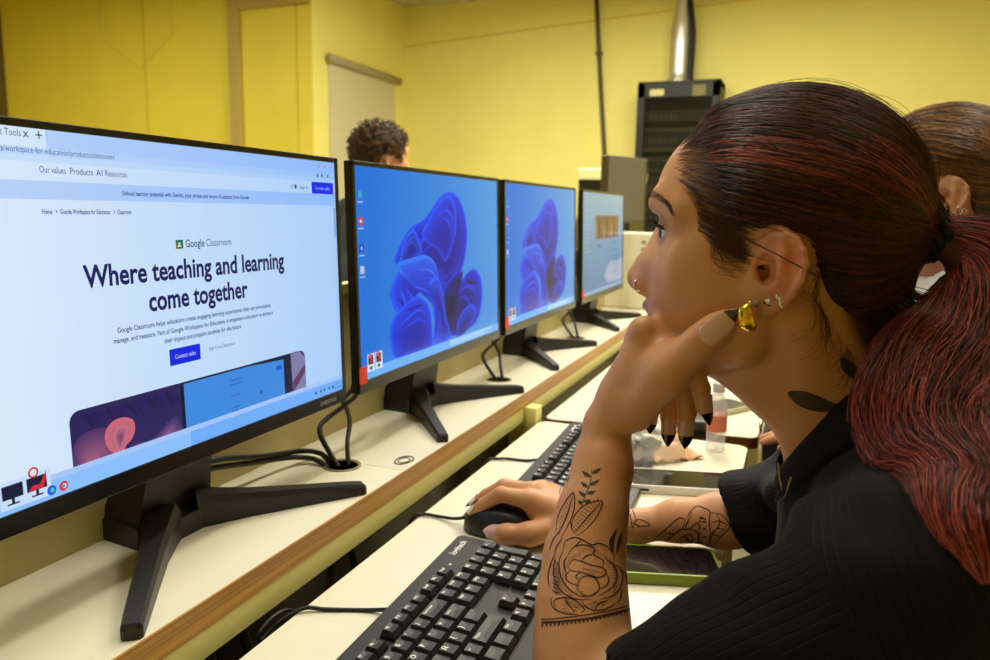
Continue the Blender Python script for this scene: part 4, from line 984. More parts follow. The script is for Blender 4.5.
# ------------------------------------------------------------------ the ponytailed woman
def skinmat(name, rgb):
    m = mat(name, rgb, .46, attr='tint', bump=.12, bscale=900, sss=.12, spec=.45); return m
SKIN = skinmat('skin', (200, 146, 104))
NAILP = mat('nail_pink', (212, 164, 148), .12, coat=.6); NAILD = mat('nail_dark', (30, 24, 40), .1, coat=.8)
T3 = np.array([0, HY, 0.])
def body_prims():
    L = xf(HEAD, np.eye(3), T3)+xf(EARS, np.eye(3), T3)
    # upper chest and shoulders beneath the shirt
    L += [cap((.640, .70, -.14), (.670, .70, -.24), .065, .085, k=.04), cap((.645, .56, -.135), (.645, .84, -.135), .038, .038, k=.04)]
    # left arm, elbow on the desk
    E = at(587, 728, .505)
    arm = [at(606, 428, .647), at(602, 470, .628), at(592, 515, .603), at(584, 560, .581), at(582, 610, .555), at(584, 660, .533), E]
    rr = [.0196, .0220, .0262, .0298, .0330, .0345, .0360]
    L += chain(arm, rr, k=.02)
    L.append(cap(arm[0]+np.array([0, .011, 0]), arm[1]+np.array([0, .008, 0]), .0180, .0205, k=.012))
    L.append(cap(E, (.640, .520, -.130), .035, .042, k=.02))
    # left hand folded under the chin
    W = at(606, 425, .647)
    mcp = [at(645, 332, .648), at(641, 340, .668), at(636, 352, .687), at(634, 368, .703)]
    pip = [at(691, 362, .650), at(684, 378, .668), at(668, 391, .686), at(651, 398, .702)]
    dip = [at(701, 389, .652), at(687, 412, .668), at(669, 415, .686), at(652, 412, .702)]
    tip = [at(703, 408, .653), at(685, 431, .668), at(668, 430, .685), at(651, 420, .702)]
    for i in range(4):
        L.append(cap(W+np.array([.002, -.006+.010*i, .004]), mcp[i], .0150, .0118, k=.012))
    L += [cap(at(622, 395, .650), at(652, 352, .655), .018, .014, k=.014), ell(at(634, 400, .640), (.018, .013, .024), rot('Y', 35), k=.014)]
    for i, s in enumerate((1, 1.03, .97, .84)):
        L.append(cap(mcp[i], pip[i], .0112*s, .0092*s, k=.006)); L.append(cap(pip[i], dip[i], .0094*s, .0080*s, k=.003)); L.append(cap(dip[i], tip[i], .0081*s, .0064*s, k=.002))
        L.append(ell(mcp[i]+np.array([-.002, -.001, .001]), (.0105, .0100, .0098), k=.008))
    th = [at(634, 412, .637), at(668, 374, .622), at(700, 342, .616), at(717, 327, .612), at(726, 319, .610)]
    L += chain(th, [.0170, .0162, .0132, .0112, .0080], k=.010)
    L.append(cap(at(640, 372, .640), at(676, 352, .630), .013, .010, k=.014))
    # right arm on the desk, hand over the mouse
    RW = np.array([.332, .858, -.272])
    ra = [RW, np.array([.365, .866, -.2765]), np.array([.405, .876, -.2765]), np.array([.450, .888, -.266]), np.array([.500, .900, -.262]), np.array([.575, .918, -.250])]
    L += chain(ra, [.0160, .0165, .0182, .0240, .0315, .0380], k=.012)
    L.append(cap(RW+np.array([0, .009, -.003]), ra[2]+np.array([0, .008, -.004]), .0145, .0160, k=.008))
    L.append(cap(ra[-1], (.640, .880, -.13), .040, .042, k=.02))
    mc = [np.array([.280, .836, -.2500]), np.array([.277, .856, -.2465]), np.array([.281, .876, -.2500]), np.array([.288, .893, -.2575])]
    pp = [np.array([.243, .832, -.2465]), np.array([.240, .853, -.2440]), np.array([.246, .879, -.2560]), np.array([.256, .899, -.2700])]
    dp = [np.array([.222, .831, -.2615]), np.array([.216, .853, -.2595]), np.array([.226, .881, -.2740]), np.array([.240, .902, -.2840])]
    tp = [np.array([.207, .831, -.2765]), np.array([.200, .853, -.2745]), np.array([.213, .881, -.2885]), np.array([.230, .903, -.2910])]
    for i in range(4): L.append(cap(RW+np.array([-.004, -.008+.010*i, .002]), mc[i], .0165, .0118, k=.012))
    L.append(cap(RW+np.array([-.01, -.006, -.004]), (.290, .842, -.264), .017, .015, k=.012))
    for i, s in enumerate((1, 1.03, .97, .84)):
        L.append(cap(mc[i], pp[i], .0112*s, .0093*s, k=.006)); L.append(cap(pp[i], dp[i], .0095*s, .0080*s, k=.003)); L.append(cap(dp[i], tp[i], .0081*s, .0064*s, k=.002))
    L += chain([np.array([.320, .838, -.2775]), np.array([.290, .808, -.2800]), np.array([.262, .8035, -.2835]), np.array([.243, .805, -.2860])], [.0150, .0128, .0108, .0082], k=.010)
    return L, (mcp, pip, dip, tip, th), (mc, pp, dp, tp)
BODY, LH, RH = body_prims()
Vb, Fb = grid_mesh(BODY, .0016, lo=(.185, .44, -.305), hi=(.74, .99, .21))
Vb = smooth_verts(Vb, Fb, 1)
def relax(V, Fc, w, it):
    """ease creases where w > 0"""
    V = V.copy(); n = len(V); E = np.concatenate([Fc[:, [0, 1]], Fc[:, [1, 2]], Fc[:, [2, 3]], Fc[:, [3, 0]]]); E = np.concatenate([E, E[:, ::-1]])
    m = w > .01; near = m[E[:, 0]]; E = E[near]; deg = np.bincount(E[:, 0], minlength=n)[:, None]+1e-9
    for i in range(it):
        S_ = np.stack([np.bincount(E[:, 0], V[E[:, 1], q], n) for q in range(3)], 1)/deg; V[m] += (w[m, None]*.6)*(S_[m]-V[m])
    return V
_x = Vb-T3
_w = sm(_x[:, 0], .447, .456)*sm(_x[:, 0], .520, .500)*sm(np.abs(_x[:, 1]), .020, .026)*sm(_x[:, 2], .068, .058)*sm(_x[:, 2], -.02, -.005)
Vb = relax(Vb, Fb, _w, 60)
def skin_tint(V):
    base = np.array(lin((207, 148, 101))); t = np.tile(base, (len(V), 1))
    X = V-T3
    def blend(w, rgb): t[:] = t*(1-w[:, None])+np.array(lin(rgb))*w[:, None]
    def blob(c, r): return np.exp(-(((X-np.array(c))/np.array(r))**2).sum(1))
    hd = (X[:, 0] < .62) & (X[:, 2] > -.05)
    blend(.30*blob((.470, -.045, .035), (.02, .02, .02)), (206, 112, 92)); blend(.35*blob((.42, 0, .035), (.012, .014, .012)), (204, 122, 98))
    lip = np.zeros(len(V)); 
    fr = (X[:, 0] < .450) & (np.abs(X[:, 1]) < .027)
    zc = .0072; up = .0115*(1-(np.abs(X[:, 1])/.027)**1.6); lo_ = .0118*(1-(np.abs(X[:, 1])/.027)**2)
    lip[fr & (X[:, 2] < zc+up) & (X[:, 2] > zc-lo_)] = .75
    blend(lip, (202, 120, 118))
    blend(.85*blob((.549, -.085, .060), (.022, .02, .034)), (222, 136, 98))  # near ear's blush, deepened to paint in light glowing through it
    bh = hair_depth(X); blend(.85*sm(bh, -.001, .012)*(np.abs(X[:, 1]) < .0755)*(X[:, 0] < .68)*(X[:, 2] > -.03), (58, 35, 26))
    # lid edges
    for s in (-1, 1): blend(.55*blob((.447, s*.033, .0895), (.008, .012, .0035)), (120, 78, 66))
    # finger tips a little pinker
    return t
o_body = mesh_np('person', Vb, Fb, SKIN, tint=skin_tint(Vb))
tag(o_body, 'woman with a red-ended ponytail and tattooed arms, chin resting on her hand', 'person', 'people in the computer room')
BVH = BVHTree.FromPolygons(Vb.tolist(), Fb.tolist())
# nails: tapered plates continuing past the finger tips
def nail(d, t, up, r0, r1, L, pm=None, name='fingernail', tip_len=.45, back=.45, wide=.86):
    """curved plate lying on a finger end (radius r0 at its root, r1 at the tip), running past the tip"""
    d, t, up = Vector(d), Vector(t), Vector(up); f = (t-d).normalized(); s = f.cross(up).normalized(); up = s.cross(f).normalized()
    b0 = t-f*L*back; V = []; n, m = 16, 10
    for i in range(n+1):
        q = i/n; lift = r0+(r1-r0)*q+.0004-.0035*max(0, q-.55)**2; ww = r0*wide*(1 if q < .5 else max(.05, 1-((q-.5)/.5)**1.6*.95))*(1 if q > .10 else (.6+4*q))
        for j in range(m+1):
            a = (j/m-.5)*2; sx = ww*a; V.append(b0+f*L*q+s*sx+up*(lift-(r0-math.sqrt(max(1e-9, r0*r0-sx*sx)))*.72))
    V2 = [v-up*.0009 for v in V]; k = len(V)
    def faces(i0, i1):
        Fq = []
        for i in range(i0, i1):
            for j in range(m):
                a = i*(m+1)+j; Fq += [[a, a+1, a+m+2, a+m+1], [k+a, k+a+m+1, k+a+m+2, k+a+1]]
            a = i*(m+1); Fq += [[a, a+m+1, k+a+m+1, k+a], [a+m, k+a+m, k+a+m+m+1, a+m+m+1]]
        return Fq
    sp = int(n*(1-tip_len)) if tip_len else n
    o = MB().add(V+V2, faces(0, sp)).build(name, pm or NAILP, o_body, smooth=True)
    if tip_len: MB().add(V+V2, faces(sp, n)).build('nail_tip', NAILD, o, smooth=True)
mcp, pip, dip, tip, th = LH
for i, (up_, sc) in enumerate((((.75, -.65, .1), 1), ((.35, -.95, 0), 1), ((.25, -.97, 0), .97), ((.2, -.98, 0), .84))):
    nail(dip[i], tip[i], up_, .0082*sc, .0062*sc, .027*sc, tip_len=.42)
nail(th[-2], th[-1], (.16, -.96, .12), .0146, .0098, .036, tip_len=.20, back=.56, wide=.62)
mc, pp, dp, tp = RH
NW = mat('nail_white', (238, 226, 214), .12, coat=.6)
for i in range(4): nail(dp[i], tp[i], (-.75, -.15, .65), .0082*(1, 1.03, .97, .84)[i], .0062, .024, tip_len=.40, pm=NW)
nail((.262, .8035, -.2835), (.243, .805, -.2860), (0, -.75, .66), .0108, .0082, .026, tip_len=0, back=.66)

# eyes
for s in (-1, 1):
    c = np.array([.4580, HY+s*.031, .0815])
    e = MB(); R = .0118; V = []; Fc = []
    n, m = 20, 24; Q = Matrix.Rotation(math.radians(11), 3, 'Z') @ Matrix.Rotation(math.radians(-90), 3, 'Y')
    for i in range(n+1):
        a = math.pi*i/n
        for j in range(m): V.append(Vector(c)+Q @ Vector((R*math.sin(a)*math.cos(6.2832*j/m), R*math.sin(a)*math.sin(6.2832*j/m), R*math.cos(a))))
    col = []
    for i in range(n):
        rgb = (12, 9, 9) if i < 2 else ((54, 32, 20) if i < 4 else (226, 222, 222))
        for j in range(m): e.add([V[i*m+j], V[(i+1)*m+j], V[(i+1)*m+(j+1) % m], V[i*m+(j+1) % m]], [[0, 1, 2, 3]], rgb)
    e.build('eye', mat('eye_wet', (255, 255, 255), .12, attr='tint'), o_body, smooth=True)
def ribbon_hairs(name, roots, dirs, L, r, col, lift=.0, curl=0.0):
    N = len(roots); M = 6; t = np.linspace(0, 1, M)[None, :, None]
    P = roots[:, None]+dirs[:, None]*L[:, None, None]*t+np.array([0, 0, 1.])*curl*(t**2)
    rad = r*(1-.8*np.linspace(0, 1, M))[None]*np.ones((N, 1)); V, Fc, tn = strands(P, rad, np.tile(np.array(lin(col)), (N, 1)))
    return mesh_np(name, V, Fc, mat('brow_hair', (255, 255, 255), .6, attr='tint'), o_body, tn)
g = np.random.default_rng(3)
for s in (-1, 1):
    # brow: arched from above the nose to the temple
    bp = np.array([spl for spl in [tuple(q) for q in spline([(.440, s*.010, .1035), (.4415, s*.022, .1085), (.4470, s*.036, .1105), (.4580, s*.047, .1050), (.4660, s*.052, .0985)], 14)]])
    R_, D_ = [], []
    for i in range(len(bp)-1):
        tdir = bp[i+1]-bp[i]; tdir /= np.linalg.norm(tdir)
        for k in range(6):
            wv = (.0030*(1-i/len(bp)*.75)); q = bp[i]+np.array([0, 0, g.uniform(-wv, wv)])
            co, no, _, _ = BVH.find_nearest(Vector(q+T3)); co = np.array(co); no = np.array(no)
            R_.append(co+no*.0003); dd = tdir*1+np.array([0, 0, .55*(1-i/len(bp))])+no*.18; D_.append(dd/np.linalg.norm(dd))
    ribbon_hairs('eyebrow', np.array(R_), np.array(D_), g.uniform(.004, .0075, len(R_)), .00018, (52, 34, 25))
    # lashes along the upper lid
    R_, D_ = [], []
    for a in np.linspace(-.9, .95, 34):
        q = np.array([.4450+.006*abs(a)**2*(1 if a > 0 else .6), s*(.033+.0125*a), .0862-.0035*a*a]); co, no, _, _ = BVH.find_nearest(Vector(q+T3))
        R_.append(np.array(co)); dd = np.array([-1, s*.55*a, .35]); D_.append(dd/np.linalg.norm(dd))
    ribbon_hairs('eyelashes', np.array(R_), np.array(D_), np.full(len(R_), .0080), .00042, (10, 8, 8), curl=.003)

# ---- hair: dark cap, combed strands, tie and red ponytail
HAIRM = mat('hair_strand', (255, 255, 255), .42, attr='tint', spec=.45)
def hair_cols(n, g, root, P0=None, red=.0):
    pal = np.array([lin(c) for c in ((30, 17, 13), (44, 24, 18), (60, 32, 22), (78, 41, 28), (98, 50, 35))]); c = pal[g.integers(0, len(pal), n)]
    return c
Vh, Fh = grid_mesh(HAIRP, .0026, hair_post); Vh = smooth_verts(Vh, Fh, 2)
hair = mesh_np('hair', Vh+T3, Fh, mat('hair_base', (36, 21, 17), .5, noise=.5, nscale=30, stretch=(4, 20, 14), bump=.4, bscale=60), o_body)
HB = BVHTree.FromPolygons(Vh.tolist(), Fh.tolist())
g = np.random.default_rng(11)
roots = scalp_roots(5200, g); M = 18
P = comb(roots, TIE+g.normal(0, .006, (len(roots), 3)), M, SK_C, .0022, g)
lift = (.0004+.0016*g.random((len(roots), 1)))*np.ones((1, M)); lift[:, 0] = -.001
P[:, :-2] = hug(P[:, :-2], HB, lift[:, :-2], SK_C)
cols = hair_cols(len(roots), g, roots)
rk = (roots[:, 2] > .13) | (g.random(len(roots)) < .25)
redw = (g.random(len(roots)) < .07) & rk
cols[redw] = np.array(lin((110, 54, 38)))
# the reddish streak above the temple
stk = (np.abs(roots[:, 1]+.062) < .010) & (np.abs(roots[:, 2]-.150) < .010) & (g.random(len(roots)) < .75); cols[stk] = np.array(lin((164, 70, 52)))
rad = np.full((len(roots), M), .00034)*g.uniform(.7, 1.3, (len(roots), 1)); rad[:, 0] *= .6
V, Fc, tn = strands(P+T3, rad, cols); mesh_np('hair_strands', V, Fc, HAIRM, hair, tn)
# fine baby hairs softening the hairline at forehead and temple
hs = np.linspace(0, 6.2, 620); hp_ = np.stack([np.interp(hs % 6.2, np.arange(8), HL[:8, 0]), np.zeros(620), np.interp(hs % 6.2, np.arange(8), HL[:8, 1])], 1)
X_ = []; 
for p in hp_:
    p = p+np.array([g.uniform(-.0045, .006), 0, g.uniform(-.002, .003)]); q = SK_C-p; zz_ = 1-((p[0]-SK_C[0])/SK_R[0])**2-((p[2]-SK_C[2])/SK_R[2])**2
    X_.append([p[0], -.0735*math.sqrt(max(.02, zz_))*g.uniform(.55, 1.0), p[2]])
    if zz_ < .25: X_[-1][1] = g.uniform(-.045, .045)
X_ = np.array(X_); Pb = comb(X_, TIE, 60, SK_C, .001, g)[:, :12]; Pb = hug(Pb+T3, BVH, np.linspace(.0002, .0022, 12)[None]*np.ones((len(X_), 1)), None)
V, Fc, tn = strands(Pb, np.full(Pb.shape[:2], .00013), np.tile(np.array(lin((74, 44, 30))), (len(X_), 1))); mesh_np('baby_hair', V, Fc, HAIRM, hair, tn)
# flyaway hairs over the crown and round the ear
nf = 200; fr_ = scalp_roots(nf, g); Pf = comb(fr_, TIE, M, SK_C, .004, g); n_ = (fr_-SK_C)/np.linalg.norm(fr_-SK_C, axis=1)[:, None]
Pf += n_[:, None]*(g.uniform(.0015, .009, (nf, 1, 1))*np.sin(np.pi*np.clip(np.linspace(0, 1.2, M), 0, 1))[None, :, None])
V, Fc, tn = strands(Pf+T3, np.full((nf, M), .00016), np.tile(np.array(lin((60, 32, 24))), (nf, 1))); mesh_np('flyaway_hair', V, Fc, HAIRM, hair, tn)
# wisps before and below the ear
wis = []
for k in range(110):
    z0 = g.uniform(.070, .098); x0 = .4990+(.098-z0)*(-.1)+g.uniform(-.003, .008); L_ = g.uniform(.006, .022)
    a = np.array([x0, -.066, z0]); b_ = a+np.array([g.uniform(.0, .016), -.002, -L_]); c_ = b_+np.array([g.uniform(.004, .02), 0, -.004])
    wis.append([np.array(q) for q in spline([a, (a+b_)/2+np.array([-.002, 0, 0]), b_, c_], 6)])
for k in range(70):
    x0 = g.uniform(.572, .612); z0 = np.interp(x0, [.572, .577, .584, .593, .604, .622], [.066, .05, .032, .014, -.004, -.022])+.004
    a = np.array([x0, -.058, z0]); b_ = a+np.array([g.uniform(-.016, .002), .004, -g.uniform(.008, .03)]); c_ = b_+np.array([g.uniform(-.012, .01), .004, -g.uniform(.002, .014)])
    wis.append([np.array(q) for q in spline([a, (a+b_)/2, b_, c_], 6)])
wis = np.array(wis); wis_n = 110; Wq = hug(wis+T3, BVH, np.full(wis.shape[:2], .0008), None)
for nm_, W_ in (('temple_wisps', Wq[:wis_n]), ('nape_wisps', Wq[wis_n:])):
    V, Fc, tn = strands(W_, np.full(W_.shape[:2], .00012), np.tile(np.array(lin((62, 36, 26))), (len(W_), 1))); mesh_np(nm_, V, Fc, HAIRM, hair, tn)
lk = np.array([[at(u, v, HY+dy) for u, v, dy in [(745, 238, -.079), (760, 246, -.083), (778, 255, -.092), (795, 264, -.097), (815, 275, -.078), (830, 281, -.07)]]])
lk = np.array([[np.array(q) for q in spline(lk[0], 5)]]*3)+g.normal(0, .0004, (3, 1, 3))
V, Fc, tn = strands(lk, np.full(lk.shape[:2], .00028), np.tile(np.array(lin((70, 30, 22))), (3, 1))); mesh_np('stray_lock', V, Fc, HAIRM, hair, tn)
# tie
ax = np.array([.93, -.10, .34]); ax /= np.linalg.norm(ax); q = Vector(ax).to_track_quat('Z', 'Y').to_matrix()
tm = MB()
for k, (off, r) in enumerate(((-.012, .0165), (-.006, .0180), (.000, .0186), (.006, .0180), (.012, .0165))):
    tm.tube([Vector(TIE+T3)+q @ Vector((r*math.cos(a), r*math.sin(a)*1.1, off+.0015*math.sin(3*a+k))) for a in np.linspace(0, 2*math.pi, 28)], .0040, 8)
tm.tube([Vector(TIE+T3)+q @ Vector((0, 0, z)) for z in (-.015, .015)], .0150, 16)
tm.build('hair_tie', mat('tie_black', (20, 19, 18), .85, bump=.5, bscale=400), hair, smooth=True)
# nape hair hanging loosely from the cap toward the ponytail
NN = 500; a0 = np.stack([g.uniform(.600, .648, NN), g.uniform(-.052, .03, NN), g.uniform(-.004, .06, NN)], 1)
Pn = np.array([[np.array(q_) for q_ in spline([a, a+np.array([.016, .002, -.020]), a+np.array([.034, 0, -.045+.02*k]), a+np.array([.050, -.024, -.080+.02*k])], 5)] for a, k in zip(a0, g.random(NN))])
Pn[:, :6] = hug(Pn[:, :6], HB, np.full(Pn[:, :6].shape[:2], .001), None)
V, Fc, tn = strands(Pn+T3, np.full(Pn.shape[:2], .00034), hair_cols(NN, g, a0)); mesh_np('nape_strands', V, Fc, HAIRM, hair, tn)
# ------------------------------------------------------------------ shirt, trousers, jewellery, tattoos
def ribbed(name, rgb, dark):
    m = bpy.data.materials.new(name); m.use_nodes = True; N = m.node_tree.nodes; L = m.node_tree.links; b = N['Principled BSDF']
    a = N.new('ShaderNodeAttribute'); a.attribute_name = 'rib'
    fr = N.new('ShaderNodeMath'); fr.operation = 'FRACT'; L.new(a.outputs['Fac'], fr.inputs[0])
    sb = N.new('ShaderNodeMath'); sb.operation = 'SUBTRACT'; sb.inputs[1].default_value = .5; L.new(fr.outputs[0], sb.inputs[0])
    ab = N.new('ShaderNodeMath'); ab.operation = 'ABSOLUTE'; L.new(sb.outputs[0], ab.inputs[0])
    mr = N.new('ShaderNodeMapRange'); mr.interpolation_type = 'SMOOTHSTEP'; mr.inputs['From Min'].default_value = .02; mr.inputs['From Max'].default_value = .11; L.new(ab.outputs[0], mr.inputs['Value'])
    tc = N.new('ShaderNodeTexCoord'); n = N.new('ShaderNodeTexNoise'); n.inputs['Scale'].default_value = 900; L.new(tc.outputs['Object'], n.inputs['Vector'])
    ad = N.new('ShaderNodeMath'); ad.operation = 'MULTIPLY_ADD'; ad.inputs[1].default_value = .25; L.new(n.outputs['Fac'], ad.inputs[0]); L.new(mr.outputs['Result'], ad.inputs[2])
    bp = N.new('ShaderNodeBump'); bp.inputs['Strength'].default_value = .85; bp.inputs['Distance'].default_value = .0014; L.new(ad.outputs[0], bp.inputs['Height']); L.new(bp.outputs['Normal'], b.inputs['Normal'])
    b.inputs['Base Color'].default_value = lin(rgb)+(1,); b.inputs['Roughness'].default_value = .85; b.inputs['Specular IOR Level'].default_value = .25
    b.inputs['Sheen Weight'].default_value = .03; b.inputs['Sheen Roughness'].default_value = .4
    return m
E_ = at(587, 728, .505); SHO = np.array([.640, .520, -.130]); dA = (SHO-E_)/np.linalg.norm(SHO-E_)
SR = np.array([.640, .885, -.135]); ER = np.array([.582, .914, -.240]); FR = np.array([.500, .899, -.256])
def shirt_prims():
    L = [ell((.672, HY, -.235), (.098, .158, .17), rot('Y', -24), k=.03), cap((.745, HY-.05, -.40), (.835, HY-.05, -.55), .115, .115, k=.05), cap((.745, HY+.05, -.40), (.835, HY+.05, -.55), .115, .115, k=.05),
         cap((.640, HY-.055, -.100), SHO+np.array([.006, .022, .006]), .046, .052, k=.04), cap((.640, HY+.055, -.100), SR+np.array([.006, -.022, .006]), .046, .052, k=.04)]
    # near sleeve with a loose fold round it
    L += [cap(E_+dA*.030, E_+dA*.14, .0440, .0470, k=.012), cap(E_+dA*.12, SHO, .0465, .060, k=.03)]
    L.append(cap(E_+dA*.085+np.array([0, -.012, .032]), E_+dA*.100+np.array([0, .036, .014]), .0135, .0130, k=.014))
    L.append(cap(E_+dA*.17+np.array([-.012, -.012, .026]), E_+dA*.235+np.array([-.030, .030, .030]), .0170, .0150, k=.02))
    L.append(cap((.592, .560, -.118), (.612, .640, -.096), .018, .014, k=.02)); L.append(cap((.615, .545, -.100), (.650, .600, -.066), .014, .012, k=.02))
    # far sleeve
    L += [cap(SR, ER, .058, .056, k=.02), cap(ER, FR+np.array([-.03, -.006, 0]), .055, .047, k=.02)]
    L += [cap((.560, .800, -.185), (.560, .880, -.205), .016, .02, k=.025)]
    # openings
    L.append(cap((.585, HY, -.02), (.628, HY, -.105), .0600, .0580, k=.004, op='s'))
    L.append(cap(E_-dA*.03, E_+dA*.09, .0400, .0395, k=.002, op='s')); L.append(cap(FR+np.array([-.06, -.01, 0]), FR+np.array([.03, .004, .004]), .0400, .0420, k=.002, op='s'))
    return L
def shirt_post(X, d):
    cut1 = -((X-(E_+dA*.046)) @ dA)
    near = np.linalg.norm(X-(E_+dA*.04), axis=1) < .12
    d = np.where(near, np.maximum(d, cut1), d)
    hn = np.array([-.90, .10, -.48]); hn /= np.linalg.norm(hn); c2 = (X-np.array([.522, .902, -.256])) @ hn
    far = np.linalg.norm(X-np.array([.50, .90, -.256]), axis=1) < .12
    d = np.where(far, np.maximum(d, c2), d)
    # drape folds
    f = .0016*np.sin(X[:, 0]*95+X[:, 2]*60+2*np.sin(X[:, 1]*24))*sm(np.linalg.norm(X-SHO, axis=1), .22, .04)+.0012*np.sin(X[:, 1]*70+X[:, 2]*90)
    return d+f
Vs, Fs_ = grid_mesh(shirt_prims(), .0034, shirt_post, lo=(.44, .42, -.72), hi=(.97, 1.0, -.02)); Vs = smooth_verts(Vs, Fs_, 2)
def rib_coord(V):
    # sleeves: angle round the arm; body: angle round the leaning trunk
    ax = np.array([.135, 0, -.27]); ax /= np.linalg.norm(ax); o = np.array([.655, HY, -.18]); q = V-o; q = q-(q @ ax)[:, None]*ax
    fwd = np.cross([0, 1, 0], ax); body = np.arctan2(q[:, 1]/.155, (q @ fwd)/.10)*.17/.0085
    def arm(a, b):
        d = (b-a)/np.linalg.norm(b-a); q = V-a; s = q @ d; q = q-s[:, None]*d; u = np.cross(d, [0, 0, 1.]); u /= np.linalg.norm(u); w_ = np.cross(d, u)
        return np.arctan2(q @ u, q @ w_)*.052/.0068, s/np.linalg.norm(b-a), np.linalg.norm(q, axis=1)
    r = body
    c, s, dd = arm(E_, SHO); m = (s < .86) & (dd < .085) & (V[:, 1] < .63); r = np.where(m, c, r)
    c, s, dd = arm(FR, ER); c2, s2, dd2 = arm(ER, SR); m = (V[:, 1] > .80) & (V[:, 0] < .62); r = np.where(m, np.where(s2 < 0, c, c2), r)
    return r
shirt = mesh_np('shirt', Vs, Fs_, ribbed('black_rib_knit', (12, 11, 12), 0), o_body, attrs={'rib': rib_coord(Vs)})
# red ponytail falling over the back of the near shoulder, resting on the shirt
BVS = BVHTree.FromPolygons(Vs.tolist(), Fs_.tolist()); g = np.random.default_rng(31)
def drape(u, v, y, gap):
    """point on the sight line at distance y, brought forward where the shirt is in the way"""
    d = Vector(_F)+Vector(_R)*(u-495)/759.46-Vector(_U)*(v-330)/759.46
    h_ = BVS.ray_cast(Vector(CAM_P), d.normalized())[0]
    p = at(u, v, y)
    if h_ is not None and h_.y-gap < y: p = at(u, v, h_.y-gap)
    return p-T3
ctl = [TIE+np.array([.004, -.002, .001]), at(958, 240, .690)-T3, at(984, 256, .684)-T3, at(992, 292, .674)-T3, at(978, 338, .656)-T3]+[drape(u, v, y, q_) for u, v, y, q_ in ((953, 382, .628, .020), (942, 425, .60, .020), (954, 472, .58, .016), (970, 520, .57, .012), (981, 556, .57, .008), (987, 584, .57, .005))]
for i in range(6, len(ctl)): ctl[i][1] = min(ctl[i][1], (ctl[i-1][1]+ctl[min(i+1, len(ctl)-1)][1])/2)
core = np.array([np.array(p) for p in spline(ctl, 5)])
wid = np.interp(np.linspace(0, 1, len(core)), np.linspace(0, 1, 11), [.010, .017, .024, .031, .037, .045, .044, .032, .018, .009, .002])
pc = []
for i in range(0, int(len(core)*.70), 2): pc.append(cap(core[i], core[i+2], wid[i]*.55, wid[min(i+2, len(wid)-1)]*.55, k=.01)); pc.append(cap(core[i]+np.array([-wid[i]*.5, .0, -.3*wid[i]]), core[i+2]+np.array([-wid[i+2]*.5, 0, -.3*wid[i+2]]), wid[i]*.42, wid[i+2]*.42, k=.01))
Vp, Fp = grid_mesh(pc, .003); pony = mesh_np('ponytail', Vp+T3, Fp, mat('pony_base', (70, 24, 20), .5, noise=.5, nscale=30, stretch=(14, 14, 3)), o_body)
NP = 5200; M = 34
tt = np.linspace(0, 1, M); ci = np.stack([np.interp(tt, np.linspace(0, 1, len(core)), core[:, q_]) for q_ in range(3)], 1); wi = np.interp(tt, np.linspace(0, 1, len(core)), wid)
tg = np.gradient(ci, axis=0); tg /= np.linalg.norm(tg, axis=1)[:, None]; s1 = np.cross(tg, [0, 1., 0]); s1 /= np.linalg.norm(s1, axis=1)[:, None]; s2 = np.cross(tg, s1)
an = g.uniform(0, 6.283, NP); rd = np.sqrt(g.uniform(.12, 1, NP)); ln = 1-.40*g.random(NP)**1.9
tq = tt[None]*ln[:, None]
def samp(A, x): return np.stack([np.interp(x, tt, A[:, q_]) for q_ in range(A.shape[1])], -1)
Cc, S1, S2 = samp(ci, tq), samp(s1, tq), samp(s2, tq); Wd = np.interp(tq, tt, wi)
wob = .30*np.sin(tq*g.uniform(7, 12, (NP, 1))+g.uniform(0, 6.28, (NP, 1)))*tq
Pp = Cc+S1*(Wd*(rd*np.cos(an))[:, None]*1.25+Wd*wob)[..., None]+S2*(Wd*(rd*np.sin(an))[:, None]*.85+Wd*wob*.5)[..., None]
pal = np.array([lin(c) for c in ((84, 30, 25), (122, 42, 34), (152, 58, 48), (174, 72, 60), (46, 20, 17), (62, 25, 21), (196, 94, 76))]); pc_ = pal[g.integers(0, len(pal), NP)]
V, Fc, tn = strands(Pp+T3, np.full((NP, M), .00026), pc_); mesh_np('ponytail_strands', V, Fc, HAIRM, pony, tn)
